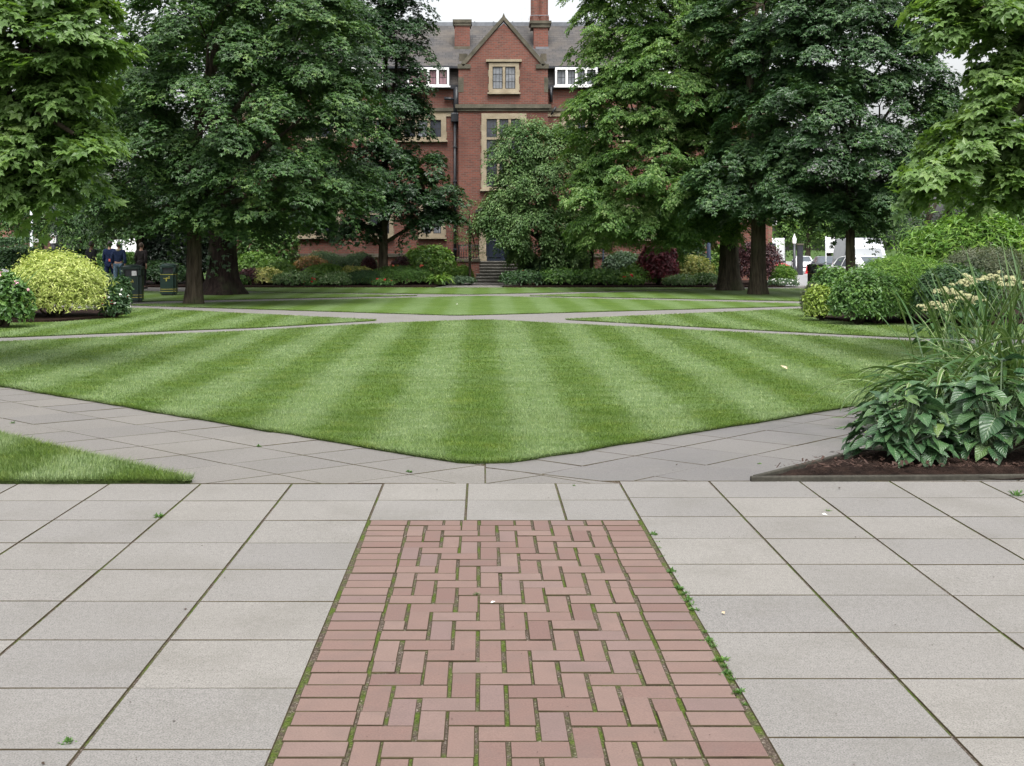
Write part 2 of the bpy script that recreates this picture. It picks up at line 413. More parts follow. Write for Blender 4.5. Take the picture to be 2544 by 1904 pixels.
# left: rows run along the lawn edge
lattice(bm, (-2.28, 9.14), (-.742, .670), (.799, .601), .575, .615, (-14, 16), (-4, 8),
        [(0, -1, -(Y0 + .021)), (1, 0, .02), (0, 1, 13.4), (-1, 0, 8.5)])
lattice(bm, (-2.28, 9.14), (-.742, .670), (.799, .601), .575, .615, (-14, 16), (-4, 8), [(0, -1, -(Y0 + .021)), (-1, 0, -.02), (.633, 1, 8.633)])
tag(paved(obj("path", bm, M['slab_path'])), kind="structure")
bm = bmesh.new()
lattice(bm, (1.62, 8.71), (.717, .697), (.776, -.63), .60, .605, (-8, 14), (-6, 6),
        [(0, -1, -(Y0 + .10)), (-1, 0, -.02), (-.633, -1, -8.633), (0, 1, 13.4), (1, 0, 8.5)])
tag(paved(obj("path", bm, M['slab_wet'])), kind="structure")
# --- brick panel: soldier borders and herringbone field
bm = bmesh.new()
U, VV = .1018, .1238; ytop = Y0 - 2 * PY - .006
nrow = 34
for r in range(nrow):
    y1 = ytop - r * VV; y0 = y1 - VV
    for x0, x1 in ((-.650, -.425), (.692, .908)):
        j = random.gauss(0, .003)
        paver(bm, [(x0 + j, y0), (x1 + j, y0), (x1 + j, y1), (x0 + j, y1)], lambda nx, ny: .006 if abs(nx) > .7 else .0035, tilt=.002, b=.003)
gf = lambda nx, ny: .0058 if abs(nx) > .7 else .0030
for i in range(-2, 12):
    for j in range(-2, nrow + 2):
        t = (i - j) % 4
        if t == 0: c = (i, i + 2, j, j + 1)
        elif t == 2: c = (i, i + 1, j - 1, j + 1)
        else: continue
        x0, x1 = max(c[0], 0), min(c[1], 11); r0, r1 = max(c[2], 0), min(c[3], nrow)
        if x1 <= x0 or r1 <= r0: continue
        jx, jy = random.gauss(0, .0022), random.gauss(0, .0012)
        X0, X1 = -.423 + x0 * U * .995 + jx, -.423 + x1 * U * .995 + jx
        paver(bm, [(X0, ytop - r1 * VV + jy), (X1, ytop - r1 * VV + jy), (X1, ytop - r0 * VV + jy), (X0, ytop - r0 * VV + jy)], gf, tilt=.0035, b=.003)
tag(paved(obj("brick_path", bm, M['paver'])), kind="structure")

# ---------------------------------------------------------------- lawns
def smooth_poly(poly, r=.35, n=5):
    out = []
    m = len(poly)
    for i in range(m):
        p0, p, p1 = poly[i - 1], poly[i], poly[(i + 1) % m]
        a = Vector(p0) - Vector(p); b = Vector(p1) - Vector(p)
        ra = min(r, a.length * .4); rb = min(r, b.length * .4)
        A = Vector(p) + a.normalized() * ra; B = Vector(p) + b.normalized() * rb
        for k in range(n + 1):
            t = k / n; out.append(tuple(A * (1 - t) ** 2 + Vector(p) * 2 * t * (1 - t) + B * t * t))
    return out
LAWNS = []
def lawn(poly, r=.3, z=.022):
    if area(poly) < 0: poly = poly[::-1]
    poly = smooth_poly(poly, r)
    # wavering cut edge
    pts = []
    for i in range(len(poly)):
        p, q = Vector(poly[i]), Vector(poly[(i + 1) % len(poly)])
        n = max(1, int((q - p).length / .25)) if (q - p).length < 60 else 1
        for k in range(n):
            t = p.lerp(q, k / n); pts.append((t.x + random.gauss(0, .010), t.y + random.gauss(0, .010)))
    bm = bmesh.new(); sheet(bm, pts, -.03, z)
    o = tag(obj("lawn", bm, M['lawn']), kind="structure")
    o.data.materials.append(M['turf_edge'])
    for f in o.data.polygons:
        if abs(f.normal.z) < .5: f.material_index = 1
    LAWNS.append((pts, z)); return pts
tipN = (.02, 8.60)
LC, RC = (-10.45, 18.0), (10.1, 17.75)
lawn([tipN, (9.84, 17.38), (.15, 25.1), (-.2, 25.1), (-2.13, 23.85), (-4.14, 22.0), (-10.2, 17.85)], .45)
lawn([G(824, 693), G(554, 709), G(0, 730.5), (-30, 17.2), (-30, 30), G(0, 667), G(310, 667.5)], .3, .012)
lawn([G(1211, 691), G(1600, 712.5), G(1960, 730.5), (30, 16.2), (30, 31), G(1735, 668)], .3, .012)
lawn([(-.55, 26.9), (9.6, 31.6), (.3, 36.8), (-.3, 36.8), (-9.5, 31.6)], .5, .012)
lawn([(-1.9, 37.2), (-10.4, 33.0), (-15, 34), (-15, 41.5), G(609, 633.6)], .3, .012)
lawn([(1.35, 37.1), (10.0, 33.2), (16, 33.0), (16, 43), G(1700, 624.5), G(1555, 624.6)], .3, .012)
lawn([G(1022, 637.0), G(1500, 625.4), G(1550, 622.6), G(500, 622.6), G(430, 627), G(609, 632.2)], .4, .012)
lawn([(-14.5, 46), (-40, 46), (-40, 43.2), (-12, 43.2)], .2, .03)
lawn([G(425, 1045.5), (-9, 8.06), (-9, 13.2), G(0, 947)], .12, .03)

# blades of grass on the near turf
def inside(poly, X, Y):
    P = np.array(poly); x, y = P[:, 0], P[:, 1]; x2, y2 = np.roll(x, -1), np.roll(y, -1)
    c = np.zeros(len(X), bool)
    for a, b, d, e in zip(x, y, x2, y2):
        if b == e: continue
        c ^= ((b > Y) != (e > Y)) & (X < (d - a) * (Y - b) / (e - b) + a)
    return c
def blades(regions, seed=3):
    rng = np.random.default_rng(seed); Vs = []
    for poly, z, bx, dens, hh, ww in regions:
        n = int(dens * (bx[1] - bx[0]) * (bx[3] - bx[2]))
        X = rng.uniform(bx[0], bx[1], n); Y = rng.uniform(bx[2], bx[3], n)
        vis = (np.abs(X + .05) < .46 * Y + .3)
        k = inside(poly, X, Y) & vis; X, Y = X[k], Y[k]; n = len(X)
        az = rng.uniform(0, 2 * np.pi, n); h = hh * rng.uniform(.5, 1.25, n); ln = h * rng.uniform(.1, .9, n); w = ww * rng.uniform(.6, 1.2, n)
        st = np.cos((X - .53) * 2 * np.pi / 1.12)
        b = np.stack([X, Y, np.full(n, z - .004)], 1)
        side = np.stack([-np.sin(az), np.cos(az), np.zeros(n)], 1) * w[:, None] * .5
        tip = b + np.stack([np.cos(az) * ln, np.sin(az) * ln + st * h * .45, h], 1)
        Vs.append(np.stack([b - side, b + side, tip], 1))
    V = np.concatenate(Vs); n = len(V)
    return V.reshape(-1, 3), np.arange(n * 3).reshape(n, 3)
main, zl = LAWNS[0]; small, zs = LAWNS[-1]
def strip(poly, w):
    """points hugging the edge"""
    pass
regs = [(main, zl, (-3.6, 3.6, 8.5, 11.5), 11000, .022, .0045), (main, zl, (-7, 7, 11.5, 15), 4200, .022, .007),
        (main, zl, (-10.5, 10.5, 15, 26), 1500, .022, .012), (small, zs, (-6, -1.8, 8.0, 12), 12000, .035, .005)]
for pts, z in LAWNS[1:3]: regs.append((pts, z, (-13, 13, 17, 32), 700, .024, .015))
V, Fc = blades(regs)
# shaggy fringe along the cut edges
rng = np.random.default_rng(9); ex = []
for li, (pts, z) in enumerate(LAWNS):
    if li == 7: continue
    dens = {0: 900, 8: 1000}.get(li, 200)
    for p, q in zip(pts, pts[1:] + pts[:1]):
        L = math.hypot(q[0] - p[0], q[1] - p[1]); cx, cy = (p[0] + q[0]) / 2, (p[1] + q[1]) / 2
        if L > 3 or abs(cx) > .45 * cy + 1 or L < 1e-4: continue
        d = dens * (1 if cy < 13 else .4) if li in (0, 8) else dens
        n = rng.poisson(L * d)
        if n == 0: continue
        t = rng.uniform(0, 1, n); nx, ny = (q[1] - p[1]) / L, -(q[0] - p[0]) / L
        off = -np.abs(rng.normal(0, .03, n)) + .014
        X = p[0] + (q[0] - p[0]) * t + nx * off; Y = p[1] + (q[1] - p[1]) * t + ny * off
        h = rng.uniform(.02, .055, n) * (1.25 if li == 8 else .9); w = np.where(Y < 13, .0045, .012)
        az = rng.uniform(0, 2 * np.pi, n); o = rng.uniform(.1, 1.1, n) * h
        b = np.stack([X, Y, np.full(n, z - .01)], 1); sd = np.stack([-np.sin(az), np.cos(az), 0 * az], 1) * (w * .5)[:, None]
        tip = b + np.stack([nx * o + np.cos(az) * .012, ny * o + np.sin(az) * .012, h * rng.uniform(.5, 1, n)], 1)
        ex.append(np.stack([b - sd, b + sd, tip], 1))
E = np.concatenate(ex).reshape(-1, 3)
V = np.concatenate([V, E]); Fc = np.arange(len(V)).reshape(-1, 3)
tag(link("grass", np_mesh("grass", V, Fc), M['blade']), "short mown grass blades covering the striped lawns", "grass", kind="stuff")

# ---------------------------------------------------------------- soil beds
def bed(poly, z=.05, name="flower_bed"):
    bm = bmesh.new(); sheet(bm, poly, -.07, z); 
    return tag(obj(name, bm, M['soil']), kind="structure")
bed([G(500, 622.2), G(935, 622.2), (-1.35, 47), (-1.35, 51.8), (-16, 51.8), (-16, 44.4)], .06)
bed([G(1085, 622.2), G(1550, 621.8), (11.2, 44.6), (12.2, 51.5), (2.6, 51.8), (2.2, 46.5)], .06)
bed([(-14.5, 22.8), G(20, 699), G(130, 697), G(240, 688), G(283, 677), (-9.4, 28.6), (-11.2, 30.5), (-19, 31), (-19, 22.8)], .06)
bed([G(1745, 668), G(1765, 690), G(1830, 697), G(2000, 703), (16, 22.8), (20, 31), (9, 31.4)], .06)
# the near bed with its timber edging: soil heaped a little, chips of bark on it
tipb, eb = (1.83, 8.17), (2.76, 9.09)
d = Vector((eb[0] - tipb[0], eb[1] - tipb[1])).normalized()
far = (tipb[0] + d.x * 5.2, tipb[1] + d.y * 5.2)
near_bed = [(tipb[0] + .12, tipb[1] + .05), (8.0, 8.42), (8.0, 12.6), (far[0] + .05, far[1])]
bm = bmesh.new()
NX, NY = 60, 46
gr = {}
for i in range(NX + 1):
    for j in range(NY + 1):
        y = 8.16 + (4.4 * j / NY); xl = tipb[0] + .03 + (y - tipb[1]) * d.x / d.y + .03
        x = xl + (8.0 - xl) * i / NX
        e = min(1, min(i / NX * (8 - xl), (y - 8.16)) / .35)
        gr[i, j] = bm.verts.new((x, y, .014 + .05 * e + random.gauss(0, .007)))
for i in range(NX):
    for j in range(NY):
        f = bm.faces.new((gr[i, j], gr[i + 1, j], gr[i + 1, j + 1], gr[i, j + 1])); f.smooth = True
tag(obj("flower_bed", bm, M['soil']), kind="structure")
kb = thing("bed_edging", "dark timber edging board around the near planted bed", "edging", (tipb[0], tipb[1], 0))
def board(a, b, w, h, name="board"):
    v = Vector((b[0] - a[0], b[1] - a[1], 0)); L = v.length
    bm = bmesh.new(); bbox(bm, 0, L, 0, w, -.05, h, .008)
    o = obj(name, bm, M['kerb'], kb, loc=(a[0] - tipb[0], a[1] - tipb[1], 0)); o.rotation_euler = (0, 0, math.atan2(v.y, v.x)); return o
board((tipb[0] - .02, tipb[1] - .065), (8.1, 8.33), .04, .034)
board((tipb[0] + .03, tipb[1] - .006), (tipb[0] + d.x * 5.3, tipb[1] + d.y * 5.3), .035, .03)
# bark chips lying on the soil: uncountable
rng = np.random.default_rng(4); n = 3800
Y = 8.2 + 3.5 * rng.uniform(0, 1, n) ** 1.6; X = tipb[0] + (Y - tipb[1]) * d.x / d.y + .1 + rng.uniform(0, 4, n)
L = rng.uniform(.005, .02, n); Wd = L * rng.uniform(.25, .5, n); a = rng.uniform(0, 6.28, n)
P = np.stack([X, Y, np.full(n, .082) + rng.uniform(0, .012, n)], 1)
u = np.stack([np.cos(a), np.sin(a), rng.normal(0, .3, n)], 1) * L[:, None]; v = np.stack([-np.sin(a), np.cos(a), rng.normal(0, .3, n)], 1) * Wd[:, None]
V = np.stack([P - u - v, P + u - v, P + u + v, P - u + v], 1).reshape(-1, 3)
tag(link("bark_chips", np_mesh("bark_chips", V, np.arange(n * 4).reshape(n, 4)), M['chip']), "brown bark chips scattered over the soil of the near bed", "bark chips", kind="stuff")

# grit, seeds and specks of leaf lying on the paving: uncountable
n = 420; Y = 3.2 + 8 * rng.uniform(0, 1, n) ** 1.3; X = rng.uniform(-.48, .48, n) * Y; a = rng.uniform(0, 6.28, n); L = rng.uniform(.001, .003, n) * (1 + (rng.uniform(0, 1, n) < .1))
P = np.stack([X, Y, np.full(n, .004)], 1); u = np.stack([np.cos(a), np.sin(a), 0 * a + .1], 1) * L[:, None]; v = np.stack([-np.sin(a), np.cos(a), 0 * a + .25], 1) * (L * rng.uniform(.3, .9, n))[:, None]
V = np.stack([P - u - v, P + u - v, P + u + v, P - u + v], 1).reshape(-1, 3)
tag(link("grit", np_mesh("grit", V, np.arange(n * 4).reshape(n, 4)), M['chip']), "tiny specks of grit and seed scattered over the paving", "grit", kind="stuff")

# road and pavements beyond the gardens
def road_sheet(name, xl, xr, y0, y1, mat, dz=0.0, n=26):
    bm = bmesh.new(); r = []
    for k in range(n + 1):
        y = y0 + (y1 - y0) * k / n
        r.append([bm.verts.new((xl(y), y, dip(y) + dz)), bm.verts.new((xr(y), y, dip(y) + dz))])
    for a, b in zip(r, r[1:]): bm.faces.new((a[0], a[1], b[1], b[0]))
    return tag(obj(name, bm, mat), kind="structure")
road_sheet("road", lambda y: 11.2 + (y - 44.4) * .13, lambda y: 46, 44.4, 190, M['asphalt'], -.03)
road_sheet("road", lambda y: -60, lambda y: -20 - (y - 50) * .22, 50, 150, M['asphalt'], -.03)
road_sheet("pavement", lambda y: 9.6, lambda y: 46, 44.45, 45.6, M['slab'], .008)
bm = bmesh.new(); sheet(bm, [(-40, 44.2), (-14.4, 44.2), G(300, 627), G(440, 627.5), G(440, 622.5), (-15, 46.2), (-40, 46.2)], -.06, .006)
tag(obj("path", bm, M['slab']), kind="structure")
bm = bmesh.new(); sheet(bm, [(-1.6, 44.6), (.9, 44.6), (1.4, 46.5), (1.6, 50), (-1.3, 50), (-1.4, 46.5)], -.06, .004)
tag(obj("path", bm, M['slab']), kind="structure")
# ================================================================ VEGETATION
def lobe(ang, L, w, base=.05):
    c, s = math.cos(ang), math.sin(ang)
    f = lambda x, y, z: (x * c + y * s, -x * s + y * c, z)
    return [f(0, 0, 0), f(w, L * .5, .04), f(0, L, -.12 * L), f(-w, L * .5, .04)]
def tm(quads):
    v = []; f = []
    for q in quads:
        b = len(v); v += q; f.append((b, b + 1, b + 2, b + 3))
    return np.array(v, dtype=float), np.array(f)
def tm_shared(lobes):
    """lobes that share the stalk vertex, so that a leaf is one island"""
    v = [(0, 0, 0)]; f = []
    for q in lobes:
        b = len(v); v += q[1:]; f.append((0, b, b + 1, b + 2))
    return np.array(v, dtype=float), np.array(f)
T_MAPLE5 = tm_shared([lobe(a, L, w) for a, L, w in ((-1.9, .55, .2), (-.95, .86, .24), (0, 1, .25), (.95, .86, .24), (1.9, .55, .2))])
T_MAPLE3 = tm_shared([lobe(a, L, w) for a, L, w in ((-1.05, .82, .24), (0, 1, .26), (1.05, .82, .24))])
T_OVAL = (np.array([(0, 0, 0), (.27, .45, .09), (0, 1, -.1), (-.27, .45, .09)], float), np.array([(0, 1, 2), (0, 2, 3)]))
T_NARROW = (np.array([(0, 0, 0), (.12, .45, .05), (0, 1, -.15), (-.12, .45, .05)], float), np.array([(0, 1, 2), (0, 2, 3)]))
def spray(k, L=.5, w=.13, fan=.9):
    v = [(0, 0, 0)]; f = []
    for i in range(k):
        y = i / k * .62; s = 1 if i % 2 else -1
        if i == k - 1: a = 0
        else: a = s * fan
        b = len(v); c, sn = math.cos(a), math.sin(a)
        g = lambda x, yy, z: (x * c + yy * sn, y - x * sn + yy * c, z - .25 * y * y)
        v += [g(0, 0, 0), g(w, L * .5, .05), g(0, L, -.08), g(-w, L * .5, .05)]; f.append((b, b + 1, b + 2, b + 3))
    return np.array(v, float), np.array(f)
T_SPRAY = spray(5)
T_NEEDLE = (np.array([(-.05, 0, 0), (.05, 0, 0), (0, 1, 0)], float), np.array([(0, 1, 2)]))
T_FLOWER = tm_shared([lobe(a, .5, .2) for a in (0, 1.257, 2.513, 3.77, 5.027)])
def norm(a): return a / np.maximum(np.linalg.norm(a, axis=1, keepdims=True), 1e-6)
def leafy(name, P, N, T, Sz, tmpl, mat, parent=None, loc=None):
    tv, tf = tmpl; n = len(P); k = len(tv)
    N = norm(N); T = T - N * (T * N).sum(1, keepdims=True); T = norm(T); Uv = np.cross(T, N)
    V = P[:, None] + Sz[:, None, None] * (tv[None, :, 0:1] * Uv[:, None] + tv[None, :, 1:2] * T[:, None] + tv[None, :, 2:3] * N[:, None])
    Fc = (tf[None] + (np.arange(n) * k)[:, None, None]).reshape(-1, tf.shape[1])
    return link(name, np_mesh(name, V.reshape(-1, 3), Fc), mat, parent, loc)

def trunk_mesh(bm, base, top, r0, r1, rng, flare=1.5, lean=(0, 0), n=14, lobes=True):
    pts, rad = [], []
    hh = top - base[2]; ph = rng.uniform(0, 6.28, 3)
    for k in range(12):
        t = k / 11
        tt = t ** 1.6
        pts.append((base[0] + lean[0] * tt + .03 * hh * .2 * math.sin(3 * t + ph[0]) * t, base[1] + lean[1] * tt, base[2] - .08 + (hh + .08) * tt))
        f = 1 + (flare - 1) * math.exp(-(hh * tt) / .35)
        rad.append((r0 * (1 - t) + r1 * t) * f)
    lob = lambda a, i: 1 + (.09 * math.sin(3 * a + ph[1]) + .06 * math.sin(5 * a + ph[2]) + .03 * math.sin(11 * a)) * (1.5 if i < 3 else .9)
    tube(bm, pts, rad, n * 2 if lobes else n, lob=lob)
    return Vector(pts[-1])
def limb(bm, a, b, r0, r1, rng, sag=.12, n=7, seg=6):
    a, b = Vector(a), Vector(b); L = (b - a).length
    pts, rad = [], []
    j = Vector(rng.normal(0, .06 * L, 3))
    for k in range(seg):
        t = k / (seg - 1)
        p = a.lerp(b, t) + Vector((0, 0, sag * L * 4 * t * (1 - t) * .5)) + j * math.sin(math.pi * t)
        pts.append(p); rad.append(r0 * (1 - t) + r1 * t)
    tube(bm, pts, rad, n, cap=True)
def tree(name, label, Y, base_px, trunk_px, crown_base_py, blobs, mat, tmpl, leaf, bark='bark', seed=1, pad=(1.2, .8, .18), per=70, cover=1.5,
         droop=.35, flare=1.45, base_py=None, group=None, back=.5, jit=.3, cat="tree", zground=None, X0=None, inner=.25, tip_down=.3, ydepth=1.0, min_z=None):
    """blobs: (px, py, rx_px, ry_px, dY) soft masses of the crown, at the tree's own distance. Boughs end in flat drooping pads of leaves spread over the masses."""
    rng = np.random.default_rng(seed); s = sc(Y)
    near = Y < 20
    leaf *= .8 if near else .64; per = int(per * (1.5 if near else 2.3))
    bx_ = wx(base_px, Y) if X0 is None else X0; gz = dip(Y) if zground is None else zground
    root = thing(name, label, cat, (bx_, Y, gz), group=group)
    O = np.array([bx_, Y, gz])
    B = [(np.array([wx(px, Y + dy), Y + dy, wz(py, Y + dy)]), np.array([rx * s, rx * s * .95 * ydepth, ry * s])) for px, py, rx, ry, dy in blobs]
    zt = wz(crown_base_py, Y); topz = max(c[2] for c, r in B)
    bm = bmesh.new(); r0 = trunk_px * s / 2
    zc = min(zt + .25 * (topz - zt), topz)
    top = trunk_mesh(bm, (0, 0, 0), zc - gz, r0, r0 * .72, rng, flare)
    up2 = Vector((np.mean([c[0] for c, r in B]) - bx_, 0, topz - gz))
    limb(bm, top - Vector((0, 0, .2)), up2, r0 * .7, r0 * .2, rng, 0)
    PP, NN, TT, SS = [], [], [], []
    for bi, (c, r) in enumerate(B):
        cl = c - O
        st = Vector((0, 0, min(max(zt - gz, cl[2] * .55), topz - gz - .3)))
        limb(bm, st, cl, max(.03, r0 * .42), max(.015, r0 * .14), rng, .1)
        A = 4 * math.pi * ((r[0] * r[1]) ** 1.6 / 3 + 2 * (r[0] * r[2]) ** 1.6 / 3) ** (1 / 1.6)
        npad = int(A / (pad[0] * pad[1]) * cover) + 3
        d = norm(rng.normal(0, 1, (npad, 3)))
        keep = rng.uniform(0, 1, npad) < np.where(d[:, 1] > .25, back, 1.0)
        d = d[keep]; npad = len(d)
        rad = np.where(rng.uniform(0, 1, npad) < inner, rng.uniform(.45, .8, npad), rng.uniform(.82, 1.06, npad))
        pc = c + d * r * rad[:, None]
        deep = np.zeros(npad, bool)
        for bj, (c2, r2) in enumerate(B):
            if bj != bi: deep |= (((pc - c2) / r2) ** 2).sum(1) < .55
        if min_z is not None: deep |= pc[:, 2] < min_z
        pc, d = pc[~deep], d[~deep]
        for k in range(len(pc)):
            if rng.uniform() < .16:
                limb(bm, cl, (pc[k] - O), max(.012, r0 * .1), .006, rng, .05, 5, 4)
            o = d[k].copy(); o[2] *= .15; o[:2] += rng.normal(0, .35, 2); o /= np.linalg.norm(o)
            l = np.array([-o[1], o[0], 0.0]); l /= max(np.linalg.norm(l), 1e-3)
            q = rng.uniform(.6, 1.25); n = max(6, int(per * q * rng.uniform(.8, 1.2)))
            rho = np.sqrt(rng.uniform(0, 1, n)); th = rng.uniform(0, 2 * np.pi, n)
            a = rho * np.cos(th) * pad[0] * .5 * q; b = rho * np.sin(th) * pad[1] * .5 * q
            dr = droop * rng.uniform(.5, 1.5); tl = rng.normal(0, .18)
            z = -dr * pad[0] * q * (rho ** 2) * .6 - a * max(0, .25 + .3 * rng.normal()) + b * tl + rng.normal(0, pad[2], n)
            P = pc[k] + o * a[:, None] + l * b[:, None]; P[:, 2] += z
            slope = dr * 1.1
            Nn = np.array([0, 0, 1.0]) + o * (a / pad[0] * 2 * slope + .42)[:, None] + l * (b / pad[1] * 2 * slope)[:, None] + rng.normal(0, jit, (n, 3))
            Tn = o * (a / pad[0] * 2 + .35)[:, None] + l * (b / pad[1] * 2)[:, None] + rng.normal(0, .45, (n, 3)); Tn[:, 2] -= tip_down
            PP.append(P - O); NN.append(Nn); TT.append(Tn); SS.append(leaf * rng.uniform(.65, 1.25, n))
    me_o = obj("trunk", bm, M[bark], root)
    leafy("crown", np.concatenate(PP), np.concatenate(NN), np.concatenate(TT), np.concatenate(SS), tmpl, M[mat], root)
    return root

def shrub(name, label, px, base_py, w_px, h_px, mat, leaf, tmpl=T_OVAL, Y=None, cover=3.2, seed=None, group=None, flowers=(), depth=.85, lump=.13, up=.5, cat="shrub", maxn=16000, top_mat=None, rag=.08, stems=True, flat=1.0, zg=None, jit=.5):
    seed = seed if seed is not None else (int(px * 7 + base_py * 13 + w_px) % 99991)
    rng = np.random.default_rng(seed)
    if Y is None:
        yf = gy(base_py); s = sc(yf); b = w_px * s / 2 * depth; b = min(b, 1.6); Y = yf + b
        s = sc(Y)
    s = sc(Y); a = w_px * s / 2; b = min(a * depth, 1.8)
    gz = (dip(Y) if zg is None else zg)
    X = wx(px, Y); top = wz(base_py - h_px, Y); Hh = top - gz
    root = thing(name, label, cat, (X, Y, gz), group=group)
    ar = math.pi * (a * b + (a + b) * Hh) * .9
    n = int(min(maxn, cover * ar / (.30 * leaf * leaf * (len(tmpl[1]) / 2.0 if tmpl is not T_NARROW else .45))))
    d = norm(rng.normal(0, 1, (n, 3)))
    d[:, 2] = np.where(d[:, 2] < -.35, -d[:, 2], d[:, 2])
    # lumps
    lk = norm(rng.normal(0, 1, (14, 3))); lk[:, 2] = np.abs(lk[:, 2]); amp = rng.uniform(-.6, 1, 14) * lump
    f = 1 + sum(amp[i] * np.exp(-((d - lk[i]) ** 2).sum(1) / .12) for i in range(14))
    depthf = 1 - .42 * rng.uniform(0, 1, n) ** 2.2 + rng.normal(0, rag * .5, n).clip(-.2, .2)
    depthf += (rng.uniform(0, 1, n) < .07) * rng.exponential(.07, n)
    e = np.array([a, b, Hh * .62])
    P = d * e * (f * depthf)[:, None] * np.array([1, 1, flat]); P[:, 2] += Hh * .40
    P[:, 2] = np.where(P[:, 2] < .02, rng.uniform(.0, .15, n) * Hh + .02, P[:, 2])
    N = d + np.array([0, 0, up]) + rng.normal(0, jit, (n, 3)); Tn = d * np.array([1, 1, .6]) + rng.normal(0, .6, (n, 3)) + np.array([0, 0, .25 * up])
    if tmpl is T_NEEDLE or tmpl is T_NARROW: Tn = d + np.array([0, 0, .5]) + rng.normal(0, .45, (n, 3))
    leafy("foliage", P, N, Tn, leaf * rng.uniform(.6, 1.25, n), tmpl, M[mat], root)
    if stems:
        bm = bmesh.new()
        for k in range(9):
            q = d[rng.integers(n)] * e * .8; q[2] = abs(q[2]) + Hh * .35
            limb(bm, (rng.normal(0, .08) * a, rng.normal(0, .08) * b, 0), q, .012 + .02 * Hh, .005, rng, .05, 5, 4)
        obj("stem", bm, M['bark'], root)
    for fm, cnt, fs, zlo in flowers:
        dd = norm(rng.normal(0, 1, (cnt * 4, 3))); dd = dd[(dd[:, 2] > zlo) & (dd[:, 1] < .4)][:cnt]
        ff = 1 + sum(amp[i] * np.exp(-((dd - lk[i]) ** 2).sum(1) / .12) for i in range(14))
        each = np.array_split(np.arange(len(dd)), len(dd)) if len(dd) <= 40 else [np.arange(len(dd))]
        dall, fall = dd, ff
        for q in each:
            dd, ff = dall[q], fall[q]; Pf = dd * e * (ff * 1.04)[:, None]; Pf[:, 2] += Hh * .4
            Pf = np.repeat(Pf, 4, 0) + rng.normal(0, fs * .25, (len(Pf) * 4, 3)); Pf[:, 2] = np.maximum(Pf[:, 2], .05)
            dr = np.repeat(dd, 4, 0) + rng.normal(0, .5, Pf.shape) + np.array([0, -.4, .3])
            leafy("flower", Pf, dr, rng.normal(0, 1, Pf.shape), fs * rng.uniform(.8, 1.3, len(Pf)), T_FLOWER, M[fm], root)
    return root

# ---------------------------------------------------------------- arching strap leaves
def strap_mat():
    t = NT("variegated_strap"); a = t.n("ShaderNodeAttribute", attribute_name="across"); r = t.isl()
    ab = t.math("ABSOLUTE", a.outputs["Fac"])
    g = t.ramp(r, [(0, (.019, .055, .011)), (.6, (.04, .096, .019)), (1, (.08, .145, .032))])
    edge = t.math("MULTIPLY", t.ramp(ab, [(.6, (0, 0, 0)), (.75, (1, 1, 1))]), t.ramp(r, [(.5, (.0,) * 3), (.9, (.85,) * 3)]))
    t.col(t.mix(edge, g, (.36, .40, .24))).set(.4, .3)
    tr = t.n("ShaderNodeBsdfTranslucent"); tr.inputs[0].default_value = (.12, .2, .04, 1); mx = t.n("ShaderNodeMixShader"); mx.inputs[0].default_value = .2
    t.l(t.b.outputs[0], mx.inputs[1]); t.l(tr.outputs[0], mx.inputs[2]); t.l(mx.outputs[0], t.out.inputs[0]); return t.m
M['strap'] = strap_mat()
def straps(name, specs, mat, parent, width=.017, seg=11, seed=1):
    """specs: (base, azimuth, length, start elevation, curl)"""
    rng = np.random.default_rng(seed); V, Fq, A = [], [], []
    for base, az, L, el, curl, w in specs:
        p = np.array(base, float); b0 = len(V); c, s_ = math.cos(az), math.sin(az); e = el; tw = rng.normal(0, .5)
        for k in range(seg):
            t = k / (seg - 1); e = el - curl * t ** 1.4
            dirv = np.array([c * math.cos(e), s_ * math.cos(e), math.sin(e)])
            if k: p = p + dirv * L / (seg - 1)
            if p[2] < .03: p[2] = .03 + rng.uniform(0, .02)
            ww = w * min(1, 4 * (1 - t) ** .9 + .02) * min(1, .55 + 2 * t)
            sd = np.array([-s_, c, 0]); up = np.cross(dirv, sd); q = tw * t
            sd = sd * math.cos(q) + up * math.sin(q); up = np.cross(dirv, sd)
            for x in (-1, 0, 1):
                V.append(p + sd * ww * x + up * (abs(x) * ww * .45)); A.append(x)
        for k in range(seg - 1):
            for x in (0, 1):
                i = b0 + k * 3 + x; Fq.append((i, i + 1, i + 4, i + 3))
    me = np_mesh(name, np.array(V), np.array(Fq), True)
    at = me.attributes.new("across", 'FLOAT', 'POINT'); at.data.foreach_set("value", np.array(A, dtype=np.float32))
    return link(name, me, mat, parent)
